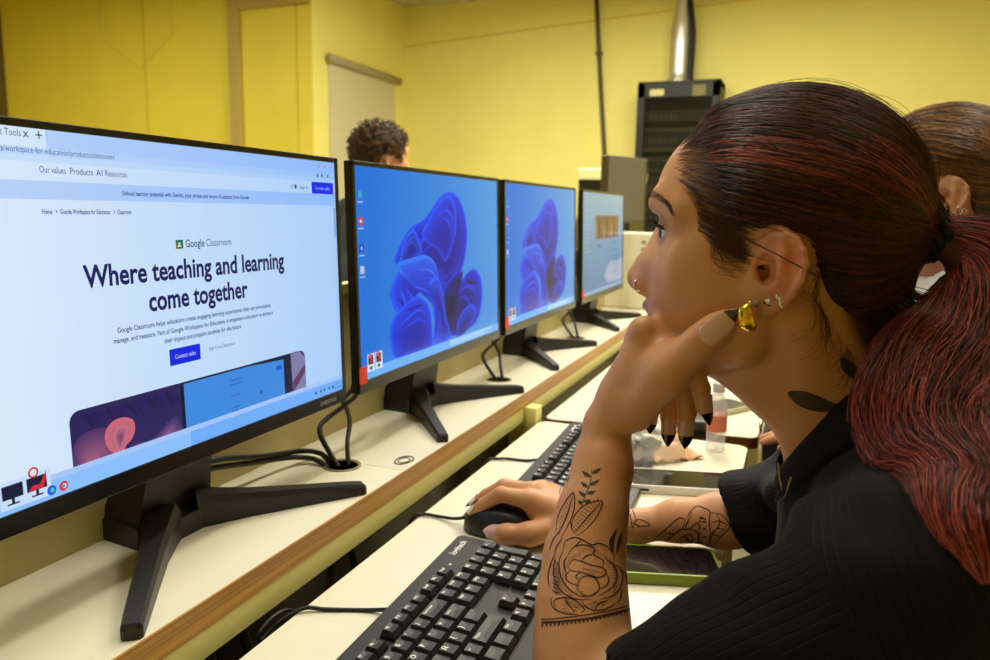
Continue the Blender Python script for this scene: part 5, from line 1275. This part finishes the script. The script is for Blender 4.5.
# polo collar folded round the neck
def collar():
    inner, outer = [], []
    n = 40
    pts_top = [(.5665, -.018, -.108), (.580, -.046, -.076), (.606, -.0640, -.036), (.640, -.060, -.012), (.672, -.030, -.004), (.680, 0, -.002)]
    pts_low = [(.5560, -.024, -.150), (.570, -.072, -.116), (.600, -.100, -.076), (.650, -.092, -.044), (.690, -.045, -.034), (.700, 0, -.032)]
    T_ = spline(pts_top, 6); B_ = spline(pts_low, 6)
    T_ = T_+[Vector((p.x, -p.y, p.z)) for p in T_[-2::-1]]; B_ = B_+[Vector((p.x, -p.y, p.z)) for p in B_[-2::-1]]
    V = []; m = len(T_); rows = 7
    for r in range(rows):
        t = r/(rows-1)
        for i in range(m):
            p = T_[i].lerp(B_[i], t); c = Vector((.63, 0, -.06)); o = (p-c); o.z *= .3; V.append(p+o.normalized()*.007*math.sin(math.pi*min(1, t*1.2))+Vector((0, 0, .004*math.sin(math.pi*t))))
    base = list(V)
    cen = Vector((.625, 0, -.10)); V += [v+(cen-v).normalized()*.0032 for v in base]; k = len(base); Fc = []
    for r in range(rows-1):
        for i in range(m-1):
            a = r*m+i; Fc += [[a, a+m, a+m+1, a+1], [k+a, k+a+1, k+a+m+1, k+a+m]]
    for r in range(rows-1): Fc += [[r*m, k+r*m, k+r*m+m, r*m+m], [r*m+m-1, r*m+2*m-1, k+r*m+2*m-1, k+r*m+m-1]]
    for i in range(m-1): Fc += [[i, i+1, k+i+1, k+i], [(rows-1)*m+i, k+(rows-1)*m+i, k+(rows-1)*m+i+1, (rows-1)*m+i+1]]
    return MB().add([v+Vector(T3) for v in V], Fc)
co_ = collar().build('collar', mat('black_collar', (8, 8, 10), .85, bump=.4, bscale=700, spec=.25), shirt, smooth=True)
BVC = BVHTree.FromPolygons([v.co for v in co_.data.vertices], [list(p.vertices) for p in co_.data.polygons])
# trousers and shoes
TRO = mat('dark_trousers', (38, 38, 42), .85, bump=.3, bscale=300)
L = [cap((.84, HY-.06, -.56), (.84, HY+.06, -.56), .115, .115, k=.05)]
for s in (-1, 1): L += [cap((.84, HY+s*.09, -.57), (.47, HY+s*.11, -.50), .088, .062, k=.03), cap((.47, HY+s*.11, -.51), (.50, HY+s*.12, -.95), .058, .048, k=.02)]
V, Fc = grid_mesh(L, .007); mesh_np('trousers', V, Fc, TRO, o_body)
for s in (-1, 1):
    V, Fc = grid_mesh([cap((.51, HY+s*.12, -.985), (.40, HY+s*.13, -.998), .042, .034, k=.02), ell((.45, HY+s*.125, -1.02), (.11, .042, .02), k=.01)], .005); mesh_np('shoe', V, Fc, mat('shoe_dark', (30, 30, 32), .5), o_body)
# jewellery
GOLD = mat('polished_gold', (255, 214, 60), .16, metal=.85); SILV = mat('polished_silver', (215, 208, 205), .1, metal=1); GEM = mat('violet_stone', (150, 120, 130), .06, coat=.8, metal=.4)
yl = HY-.092
e0 = [at(u, v, yl) for u, v in ((750, 303), (745, 312), (746, 321), (751, 326))]
V, Fc = grid_mesh([cap(e0[0], e0[1], .0020, .0048, k=.003), cap(e0[1], e0[2], .0050, .0068, k=.003), cap(e0[2], e0[3], .0066, .0046, k=.003)], .0007); mesh_np('gold_earring', V, Fc, GOLD, o_body)
for k, (u, v, r) in enumerate(((756.5, 303.5, .0036), (768.5, 302.5, .0034), (778, 298.5, .0026))):
    c = at(u, v, HY-.0935+.001*k); bm = bmesh.new(); bmesh.ops.create_icosphere(bm, subdivisions=1, radius=r); mb = MB()
    mb.add([Vector(c)+v_.co*Vector((1.15, .8, .95)) if False else Vector(c)+Vector((v_.co.x*1.15, v_.co.y*.8, v_.co.z*.95)) for v_ in bm.verts], [[q.index for q in f.verts] for f in bm.faces]); bm.free()
    o = mb.build('ear_stud', GEM if k == 0 else SILV, o_body)
    if k == 0: o['label'] = 'violet stone ear stud'
MB().tube(spline([at(u, v, HY-.094) for u, v in ((776, 295), (779.5, 299), (780, 304), (783, 308))], 4), .0011, 6).build('ear_cuff', SILV, o_body, smooth=True)
nc = at(639, 285, HY-.0195)
MB().tube([Vector(nc)+Vector((.0046*math.cos(a), -.0015*math.cos(a)-.001, .0052*math.sin(a))) for a in np.linspace(.2, 5.2, 22)], .00065, 6).build('nose_ring', SILV, o_body, smooth=True)
# necklace chain lying in the open collar
def on_cloth(u, v, y, gap=.0018):
    d = (Vector(_F)+Vector(_R)*(u-495)/759.46-Vector(_U)*(v-330)/759.46).normalized(); ys = [y]
    for tr in (BVS, BVC):
        h_ = tr.ray_cast(Vector(CAM_P), d)[0]
        if h_ is not None: ys.append(h_.y-gap)
    return at(u, v, min(ys))
nk = [on_cloth(u, v, .672) for u, v in ((778, 464), (779, 472), (780, 480), (782, 488), (784.5, 496), (787, 491), (789, 484), (791, 478))]
mb = MB(); P = spline(nk, 8)
for i, p in enumerate(P):
    q = (P[min(i+1, len(P)-1)]-P[max(0, i-1)]).to_track_quat('X', 'Z').to_matrix() @ Matrix.Rotation(1.57*(i % 2), 3, 'X')
    mb.tube([p+q @ Vector((.0012*math.cos(a), .0007*math.sin(a), 0)) for a in np.linspace(0, 6.283, 9)], .00022, 5)
mb.build('necklace', mat('pale_gold', (230, 205, 130), .2, metal=1), o_body, smooth=True)

# tattoos: ink laid on the skin surface
INK_ = mat('tattoo_ink', (66, 48, 38), .55, spec=.3); INKF = mat('tattoo_shade', (70, 58, 44), .55, noise=.25, nscale=300, spec=.3)
cp = Vector(CAM_P)
def hit(u, v, lift=.00022):
    d = (Vector(_F)+Vector(_R)*(u-495)/759.46-Vector(_U)*(v-330)/759.46).normalized()
    co, no, _, _ = BVH.ray_cast(cp, d)
    return None if co is None else co+no*lift
def ink(mb, pts, w, k=1, taper=True, n=6, closed=False):
    """a stroke of half width w (px in the photograph) laid on the skin; k strips across"""
    P = [Vector((p[0], p[1], 0)) for p in pts]
    P = spline(P+([P[0]] if closed else []), n) if len(P) > 2 else [P[0].lerp(P[1], i/n) for i in range(n+1)]
    m = len(P); rows = []
    for i, p in enumerate(P):
        t = (P[min(i+1, m-1)]-P[max(0, i-1)]); t = t.normalized() if t.length > 1e-6 else Vector((1, 0, 0)); nn = Vector((-t.y, t.x, 0)); s = i/(m-1)
        ww = w*(max(.25, math.sin(math.pi*s)**.5) if taper is True else (max(.02, math.sin(math.pi*s**taper)) if taper else 1))
        rows.append([hit(p.x+nn.x*ww*c, p.y+nn.y*ww*c) for c in np.linspace(-1, 1, k+1)])
    V = []; Fc = []
    for i in range(m-1):
        for j in range(k):
            q = [rows[i][j], rows[i+1][j], rows[i+1][j+1], rows[i][j+1]]
            if any(x is None for x in q) or max((q[0]-q[1]).length, (q[0]-q[3]).length) > .012: continue
            b = len(V); V += q; Fc.append([b, b+1, b+2, b+3])
    if V: mb.add(V, Fc)
def Z(L, x0, y0, s): return [(x0+a/s, y0+b/s) for a, b in L]
A = lambda L: Z(L, 540, 460, 3.664)
fl = MB()
for st_ in ([(140, 470), (148, 437), (175, 425), (205, 438), (217, 470), (190, 497), (155, 494), (140, 470)], [(105, 388), (122, 366), (152, 372), (190, 386), (226, 394), (242, 414), (216, 430), (180, 421), (150, 411), (112, 404), (105, 388)],
            [(100, 352), (122, 322), (160, 311), (200, 325), (196, 345), (232, 370), (226, 394)], [(85, 332), (92, 300), (122, 285), (152, 291), (190, 311), (217, 305), (250, 321), (271, 350), (265, 377)],
            [(238, 360), (265, 380), (281, 410), (276, 450), (250, 477), (216, 498)], [(265, 377), (296, 402), (301, 440), (286, 480), (260, 500), (222, 510)], [(85, 332), (70, 372), (75, 420), (95, 460), (130, 490), (172, 506)],
            [(60, 350), (49, 400), (58, 450), (90, 490), (140, 511), (192, 510)], [(112, 404), (96, 422), (104, 446), (142, 462)], [(100, 352), (88, 378), (96, 420)], [(217, 470), (240, 462), (252, 440), (242, 414)], [(150, 411), (132, 425), (140, 440)], [(180, 421), (190, 432)], [(196, 345), (170, 352), (150, 371)], [(152, 291), (140, 305), (122, 322)],
            [(60, 545), (52, 516), (90, 504), (130, 515), (162, 545), (150, 562)], [(152, 510), (166, 536), (200, 551), (242, 545), (288, 518)], [(40, 500), (48, 540), (90, 562), (142, 566)], [(200, 551), (215, 528), (250, 512)], [(90, 504), (104, 530), (128, 556)], [(288, 518), (296, 500), (300, 470)],
            [(296, 402), (314, 420), (318, 455)], [(36, 470), (30, 430), (40, 380), (58, 340)]):
    ink(fl, A(st_), .72)
for k in range(26):
    a = k/25; ink(fl, A([(46+6*math.sin(k), 360+a*120), (58+4*math.cos(k*2), 372+a*118), (74+10*a, 380+a*112)]), .30, n=3)
for k in range(12): ink(fl, A([(158+k*6, 392+k*1.5), (160+k*6, 404+k*1.2)]), .35, n=2)
for k in range(10): ink(fl, A([(262+3*(k % 3), 395+k*10), (280+2*(k % 2), 392+k*10)]), .28, n=2)
def hatch(mb, c, r0, r1, a0, a1, n, w=.26, sq=1.0):
    for k in range(n):
        a = math.radians(a0+(a1-a0)*k/max(1, n-1)); q = r1-(r1-r0)*(.25*(k % 3)/2)
        ink(mb, A([(c[0]+r0*math.cos(a), c[1]+sq*r0*math.sin(a)), (c[0]+q*math.cos(a+.06), c[1]+sq*q*math.sin(a+.06))]), w, n=3)
hatch(fl, (180, 462), 40, 54, 150, 290, 16); hatch(fl, (172, 430), 78, 100, 130, 250, 24); hatch(fl, (175, 420), 84, 100, 250, 330, 14); hatch(fl, (180, 440), 96, 112, -30, 60, 16); hatch(fl, (150, 470), 62, 78, 40, 140, 16)
hatch(fl, (110, 540), 14, 34, 0, 360, 14); hatch(fl, (215, 540), 12, 30, 180, 330, 10); hatch(fl, (178, 468), 24, 36, 30, 150, 9)
fl.build('flower_tattoo', INK_, o_body)
bd = MB()
ink(bd, A([(4, 584), (60, 581), (150, 570), (250, 553), (334, 530)]), .6, taper=False); ink(bd, A([(6, 596), (80, 592), (170, 582), (255, 566), (334, 545)]), 1.3, taper=False)
for k in range(22):
    t = k/21; x = 10+t*316; y = 603-10*t-46*t*t; ink(bd, A([(x, y-4), (x-1, y+9)]), 1.1, n=3)
bd.build('band_tattoo', INK_, o_body)
fn = MB()
ink(fn, A([(150, 175), (166, 130), (185, 82), (190, 30)]), .5)
for a, b in (((189, 50), (224, 28)), ((187, 62), (152, 38)), ((181, 92), (218, 72)), ((178, 100), (148, 78)), ((172, 122), (204, 112)), ((168, 132), (140, 112)), ((160, 152), (188, 146)), ((158, 158), (138, 148))):
    ink(fn, A([a, ((a[0]+b[0])/2, (a[1]+b[1])/2+3), b]), 2.0, 3, taper=.8)
fn.build('sprig_tattoo', INKF, o_body)
lf = MB()
for st_ in ([(118, 262), (122, 215), (160, 168), (226, 150), (212, 200), (172, 250), (130, 280)], [(122, 272), (165, 220), (222, 155)], [(58, 262), (70, 195), (120, 120), (126, 172), (112, 222), (78, 285)], [(66, 276), (98, 205), (122, 128)], [(84, 90), (94, 55), (104, 18)], [(84, 90), (104, 70), (106, 20)], [(70, 130), (76, 100), (84, 80)], [(112, 222), (118, 262)], [(34, 330), (50, 290), (70, 262)], [(50, 345), (66, 310), (84, 285)]):
    ink(lf, A(st_), .66)
for k in range(13):
    t = k/12; x, y = 126+t*90, 266-t*106; ink(lf, A([(x, y), (x-8-22*math.sin(math.pi*t), y-14-10*t)]), .28, n=2); ink(lf, A([(x, y), (x+16*math.sin(math.pi*t)+4, y+6)]), .28, n=2)
    x, y = 68+t*52, 272-t*140; ink(lf, A([(x, y), (x-14*math.sin(math.pi*t), y-12)]), .28, n=2); ink(lf, A([(x, y), (x+14*math.sin(math.pi*t), y-6)]), .28, n=2)
lf.build('leaf_tattoo', INK_, o_body)
rl = MB(); ink(rl, A([(268, 338), (262, 300), (284, 246)]), 2.6, 3, taper=.9); ink(rl, A([(280, 345), (290, 300), (300, 262)]), 2.2, 3, taper=.9); rl.build('dark_leaf_tattoo', INKF, o_body)
B_ = lambda L: Z(L, 600, 500, 6.6)
gm = MB()
for st_ in ([(185, 72), (200, 100), (212, 190)], [(176, 118), (190, 75), (210, 60), (240, 140), (212, 130)], [(225, 150), (262, 128), (330, 165), (268, 172), (225, 150)], [(210, 150), (240, 160), (262, 185)], [(212, 190), (226, 160)], [(186, 110), (200, 100)]): ink(gm, B_(st_), .58)
for st_ in ([(310, 300), (420, 205), (520, 122), (562, 132)], [(562, 132), (600, 72), (642, 40), (700, 60), (726, 82), (720, 150), (728, 220), (716, 290), (690, 340)], [(726, 82), (800, 100), (856, 172), (800, 240), (738, 312)], [(420, 205), (470, 225), (540, 190), (562, 132)], [(400, 240), (450, 262), (520, 200), (590, 190), (640, 150), (700, 140)], [(360, 280), (430, 285), (480, 300)], [(430, 285), (470, 225)], [(480, 300), (540, 245), (600, 230), (605, 280), (560, 310)], [(540, 245), (580, 255), (600, 285)], [(590, 190), (640, 210), (650, 270), (640, 320)], [(640, 150), (660, 180), (640, 210)], [(730, 150), (790, 140), (850, 172)], [(728, 220), (770, 190), (790, 140), (770, 95)], [(728, 220), (790, 240)], [(738, 312), (728, 262), (770, 190), (830, 200)], [(590, 120), (566, 170), (560, 190)], [(650, 110), (690, 120), (700, 140)]):
    ink(gm, B_(st_), .68)
for k in range(9): ink(gm, B_([(598-k*4, 80+k*9), (612-k*4, 88+k*9)]), .35, n=2)
for x, y in ((670, 125), (690, 150), (655, 225), (690, 195), (690, 250), (665, 285), (575, 270), (640, 290)): ink(gm, B_([(x-14, y), (x, y-6), (x+14, y+2)]), 1.0, 2, taper=.9)
for k in range(16):
    t = k/15; ink(gm, B_([(340+t*170, 290-t*130), (352+t*170, 300-t*118)]), .3, n=2); ink(gm, B_([(738+t*100, 300-t*120), (728+t*96, 288-t*118)]), .3, n=2); ink(gm, B_([(650+3*math.sin(k), 110+k*13), (664+3*math.cos(k), 114+k*13)]), .4, n=2)
gm.build('gem_tattoo', INK_, o_body)
nt = MB(); Cn = lambda L: Z(L, 780, 350, 8.25)
ink(nt, Cn([(60, 348), (180, 400), (300, 442), (430, 470), (590, 460)]), 8.4, 8, taper=.72); nt.build('neck_leaf_tattoo', INKF, o_body)
nt = MB(); ink(nt, Cn([(500, 66), (570, 150), (650, 230), (760, 300)]), 6.4, 8, taper=.7); nt.build('neck_leaf_tattoo', INKF, o_body)
# ------------------------------------------------------------------ the other two people
def simple_person(name, label, off, R, h, shirt_rgb, trousers_rgb, arms, neckline=.060, legs=True):
    """head, neck, forearms and hands as one body; shirt, trousers and shoes as its clothes"""
    O = np.array([0, HY, 0.])
    t = np.array(off, float)
    loc = lambda p: R @ np.array(p, float)+t
    B = xf(HEAD0+EARS+[cap((.558, 0, .018), (.580, 0, -.13), .051, .055, k=.02), cap((.512, 0, -.014), (.548, 0, -.050), .034, .042, k=.022), cap((.59, 0, -.14), (.60, 0, -.24), .065, .085, k=.04), cap((.595, -.13, -.135), (.595, .13, -.135), .038, .038, k=.04)], R, t)
    arms = arms(loc)
    SHP = []
    for s, (el, wr, tips, thumb) in zip((-1, 1), arms):
        sh = loc((.595, s*.175, -.14)); el = np.array(el, float); wr = np.array(wr, float)
        B += [cap(sh, el, .044, .036, k=.02), cap(el, wr, .036, .023, k=.02)]
        d = np.array(tips[0])-wr; c = np.mean(tips, 0); knk = [wr+(np.array(p)-wr)*.50 for p in tips]
        for i, p in enumerate(tips):
            B.append(cap(wr, knk[i], .016, .011, k=.012)); mid = (knk[i]+np.array(p))/2+np.array([0, 0, .008]); B.append(cap(knk[i], mid, .0105, .009, k=.005)); B.append(cap(mid, np.array(p), .009, .0065, k=.003))
        B += chain([wr, (wr+np.array(thumb))/2, np.array(thumb)], [.016, .012, .0075], k=.008)
        SHP.append((sh, el))
    V, Fc = grid_mesh(B, h); V = smooth_verts(V, Fc, 1)
    tint = np.tile(np.array(lin((204, 146, 104))), (len(V), 1))
    q = (V-t) @ R; lip = (q[:, 0] < .448) & (np.abs(q[:, 1]) < .025) & (q[:, 2] < .018) & (q[:, 2] > -.004); tint[lip] = np.array(lin((182, 104, 98)))
    o = mesh_np(name, V, Fc, SKIN, tint=tint); tag(o, label, 'person', 'people in the computer room')
    for s in (-1, 1):
        c = loc((.458, s*.031, .0815)); mb = MB(); n, m = 14, 16; ax = Matrix(R.tolist()) @ Matrix.Rotation(math.radians(-90), 3, 'Y'); G = [Vector(c)+ax @ Vector((.0118*math.sin(math.pi*i/n)*math.cos(6.2832*j/m), .0118*math.sin(math.pi*i/n)*math.sin(6.2832*j/m), .0118*math.cos(math.pi*i/n))) for i in range(n+1) for j in range(m)]
        for i in range(n):
            rgb = (14, 10, 10) if i < 1 else ((62, 36, 22) if i < 2 else (232, 226, 222))
            for j in range(m): mb.add([G[i*m+j], G[(i+1)*m+j], G[(i+1)*m+(j+1) % m], G[i*m+(j+1) % m]], [[0, 1, 2, 3]], rgb)
        mb.build('eye', mat('eye_wet', 0), o, smooth=True)
        bp = MB().tube([loc(p) for p in ((.441, s*.012, .104), (.443, s*.026, .1085), (.452, s*.042, .108), (.463, s*.051, .101))], [.0012, .0022, .0018, .0006], 8); bp.build('eyebrow', mat('brow_dark', (52, 34, 24), .7), o, smooth=True)
    L = xf([ell((.600, 0, -.235), (.100, .160, .17), rot('Y', -10), k=.03), cap((.635, -.05, -.40), (.67, -.05, -.56), .115, .115, k=.05), cap((.635, .05, -.40), (.67, .05, -.56), .115, .115, k=.05),
         cap((.585, -.050, -.085), (.60, -.16, -.130), .046, .055, k=.04), cap((.585, .050, -.085), (.60, .16, -.130), .046, .055, k=.04), cap((.548, 0, -.105), (.56, 0, -.16), .058, .08, k=.02), cap((.566, 0, -.088), (.574, 0, -.12), .064, .07, k=.01)], R, t)
    for sh, el in SHP: L.append(cap(sh, sh+(el-sh)*.62, .058, .053, k=.02))
    L += xf([cap((.550, 0, -.01), (.574, 0, -.108), .0560, .0575, k=.004, op='s')], R, t)
    for sh, el in SHP: L.append(cap(sh+(el-sh)*.5, el, .046, .046, k=.003, op='s'))
    V, Fc = grid_mesh(L, .005); V = smooth_verts(V, Fc, 2); mesh_np('shirt', V, Fc, mat(name+'_shirt_%d' % shirt_rgb[0], shirt_rgb, .85, bump=.3, bscale=300), o)
    return o, loc
def strand_hair(o, loc, R, t, pal, n, seed, rad=.00055, M=14, cap_rgb=(70, 46, 24)):
    g = np.random.default_rng(seed)
    hm = mesh_np('hair', Vh @ R.T+t, Fh, mat('hair_base_%d' % cap_rgb[0], cap_rgb, .5), o)
    ro = scalp_roots(n, g); P = comb(ro, TIE+g.normal(0, .006, (n, 3)), M, SK_C, .002, g); lf = (.0006+.0016*g.random((n, 1)))*np.ones((1, M)); lf[:, 0] = -.001
    P[:, :-1] = hug(P[:, :-1], HB, lf[:, :-1], None); pl = np.array([lin(c) for c in pal]); V, Fc, tn = strands(P @ R.T+t, np.full((n, M), rad), pl[g.integers(0, len(pl), n)])
    mesh_np('hair_strands', V, Fc, HAIRM, hm, tn); return hm
# girl farther along the desk, hair drawn back off the ear
I3 = np.eye(3)
GO = (.224, HY+.715, .073)
arms = lambda loc: (((.790, 1.245, -.290), (.640, 1.315, -.262), [(.530, 1.335, -.285), (.528, 1.352, -.283), (.534, 1.370, -.284), (.546, 1.384, -.286)], (.560, 1.300, -.282)),
        ((.800, 1.590, -.290), (.655, 1.560, -.300), [(.580, 1.48, -.312), (.573, 1.497, -.311), (.572, 1.514, -.311), (.578, 1.530, -.311)], (.61, 1.48, -.310)))
o, loc = simple_person('person', 'girl with brown hair and hoop earrings seated behind the ponytailed woman', GO, I3, .003, (226, 224, 218), (70, 72, 44), arms)
girl = o
strand_hair(o, loc, I3, np.array(GO), ((78, 50, 22), (108, 72, 34), (140, 94, 46), (166, 116, 60), (60, 38, 20)), 2600, 21)
pc = [cap(TIE+np.array([0, 0, 0]), TIE+np.array([.035, 0, .004]), .016, .026, k=.01), cap(TIE+np.array([.035, 0, .004]), TIE+np.array([.07, 0, -.06]), .026, .034, k=.02), cap(TIE+np.array([.07, 0, -.06]), TIE+np.array([.065, 0, -.2]), .034, .012, k=.02)]
V, Fc = grid_mesh(xf(pc, I3, np.array(GO)), .005); mesh_np('ponytail', V, Fc, mat('brown_tail', (84, 56, 28), .5, noise=.5, nscale=40, stretch=(14, 14, 2)), girl)
for k, (u, v, r) in enumerate(((959, 211, .0065), (964, 212.5, .0055))):
    c = at(u, v, HY+.715-.086+.004*k); MB().tube([Vector(c)+Vector((r*.75*math.cos(a), .001*k, r*math.sin(a))) for a in np.linspace(0, 6.283, 22)], .0011, 6).build('hoop_earring', SILV, girl, smooth=True)
L = [cap((.90, 1.355, -.56), (.90, 1.475, -.56), .115, .115, k=.05), cap((.90, 1.33, -.565), (.56, 1.17, -.475), .085, .062, k=.03), cap((.90, 1.51, -.565), (.58, 1.52, -.475), .085, .062, k=.03),
     cap((.56, 1.17, -.49), (.60, 1.16, -.95), .058, .046, k=.02), cap((.58, 1.52, -.49), (.62, 1.53, -.95), .058, .046, k=.02)]
V, Fc = grid_mesh(L, .007); mesh_np('trousers', V, Fc, mat('olive_trousers', (112, 116, 58), .85, bump=.3, bscale=300), girl)
for y in (1.16, 1.53):
    V, Fc = grid_mesh([cap((.61, y, -.985), (.50, y, -.998), .042, .034, k=.02), ell((.55, y, -1.02), (.11, .042, .02), k=.01)], .005); mesh_np('shoe', V, Fc, mat('shoe_dark', 0), girl)
t = thing('black_bag', 'black handbag with a silver buckle held on the lap beside the desk corner', 'bag', (.600, 1.44, -.385))
V, Fc = grid_mesh([ell((0, 0, .075), (.075, .135, .095), k=.02), cap((-.01, -.09, .02), (-.01, .09, .02), .05, .05, k=.03)], .005); mesh_np('body', V, Fc, mat('bag_black', (20, 18, 18), .45, bump=.4, bscale=90), t)
MB().tube(spline([(0, -.10, .12), (-.01, -.08, .19), (-.01, 0, .215), (-.01, .08, .19), (0, .10, .12)], 8), .007, 8).build('handle', mat('bag_black', 0), t, smooth=True)
bk = MB().tube([(-.079, .0+.016*math.cos(a), .10+.011*math.sin(a)) for a in np.linspace(0, 6.283, 20)], .003, 6); bk.build('buckle', SILV, t, smooth=True)
# curly-haired man at the opposite row
R180 = rot('Z', 238); MO = np.array([-.952, 2.603, .322])-R180 @ np.array([.547, 0, .110])
def arms(loc):
    return tuple((loc((.560, s*.215, -.40)), loc((.40, s*.13, -.455)), [loc((.31, s*.10, -.465)), loc((.305, s*.085, -.465)), loc((.31, s*.07, -.465)), loc((.32, s*.055, -.465))], loc((.345, s*.06, -.462))) for s in (-1, 1))
man, loc = simple_person('person', 'person with short curly dark hair seated beyond the second monitor', MO, R180, .004, (70, 78, 92), (40, 40, 46), arms)
gg = np.random.default_rng(9); ro = scalp_roots(620, gg); nrm = (ro-SK_C)/np.linalg.norm(ro-SK_C, axis=1)[:, None]
hm = mesh_np('hair', (SK_C+(Vh-SK_C)*1.03) @ R180.T+np.array(MO), Fh, mat('curly_base', (42, 28, 14), .7), man)
M = 30; tt = np.linspace(0, 1, M); u1 = np.cross(nrm, gg.standard_normal(nrm.shape)); u1 /= np.linalg.norm(u1, axis=1)[:, None]; u2 = np.cross(nrm, u1)
ph = gg.uniform(0, 6.28, (len(ro), 1)); tr = gg.uniform(1.3, 2.4, (len(ro), 1)); rr_ = gg.uniform(.004, .0075, (len(ro), 1)); Lh = gg.uniform(.012, .026, (len(ro), 1))
P = ro[:, None]+nrm[:, None]*(Lh*tt[None])[..., None]+u1[:, None]*(rr_*np.cos(ph+tt[None]*6.28*tr)*(.4+tt[None]))[..., None]+u2[:, None]*(rr_*np.sin(ph+tt[None]*6.28*tr)*(.4+tt[None]))[..., None]
pl = np.array([lin(c) for c in ((62, 40, 16), (86, 56, 24), (108, 72, 32), (46, 30, 14))]); V, Fc, tn = strands(P @ R180.T+np.array(MO), np.full((len(ro), M), .0017), pl[gg.integers(0, 4, len(ro))], 5); mesh_np('curls', V, Fc, HAIRM, hm, tn)
ml = lambda x, y, z: np.append((R180 @ np.array([x, y, 0.])+MO)[:2], z)
L = [cap(ml(.69, -.06, -.56), ml(.69, .06, -.56), .115, .115, k=.05)]
for s in (-1, 1): L += [cap(ml(.69, s*.09, -.565), ml(.27, s*.10, -.49), .085, .062, k=.03), cap(ml(.27, s*.10, -.50), ml(.31, s*.10, -.95), .058, .046, k=.02)]
V, Fc = grid_mesh(L, .008); mesh_np('trousers', V, Fc, TRO, man)
for s in (-1, 1):
    V, Fc = grid_mesh([cap(ml(.31, s*.10, -.985), ml(.20, s*.10, -.998), .042, .034, k=.02), cap(ml(.31, s*.10, -1.01), ml(.19, s*.10, -1.012), .03, .028, k=.02)], .006); mesh_np('shoe', V, Fc, mat('shoe_dark', 0), man)
# stools
def stool(x, y, label):
    t = thing('office_stool', label, 'stool', (x, y, FLOOR))
    MB().lathe([(0, .325), (.165, .325), (.175, .338), (.175, .350), (.16, .358), (0, .358)], 32).build('seat', mat('seat_black', (30, 30, 32), .7), t, smooth=True)
    MB().tube([(0, 0, .08), (0, 0, .325)], .024, 12).build('column', mat('chrome', (190, 190, 190), .2, metal=1), t, smooth=True)
    for k in range(5):
        a = 6.2832*k/5; MB().tube([(0, 0, .10), (.26*math.cos(a), .26*math.sin(a), .065)], [.022, .014], 8).build('leg', mat('stool_leg', (34, 34, 36), .5), t, smooth=True)
        MB().tube([(.26*math.cos(a)+.012*math.sin(a), .26*math.sin(a)-.012*math.cos(a), .028), (.26*math.cos(a)-.012*math.sin(a), .26*math.sin(a)+.012*math.cos(a), .028)], .028, 12).build('caster', mat('caster', (20, 20, 20), .5), t, smooth=True)
stool(.84, HY, 'black stool under the woman with the red ponytail'); stool(.90, 1.415, 'black stool under the girl with hoop earrings'); stool(*ml(.69, 0, 0)[:2], 'black stool under the curly-haired person')
# ------------------------------------------------------------------ put the floor at height zero
for o in list(S.objects):
    if o.parent is None: o.location.z -= FLOOR
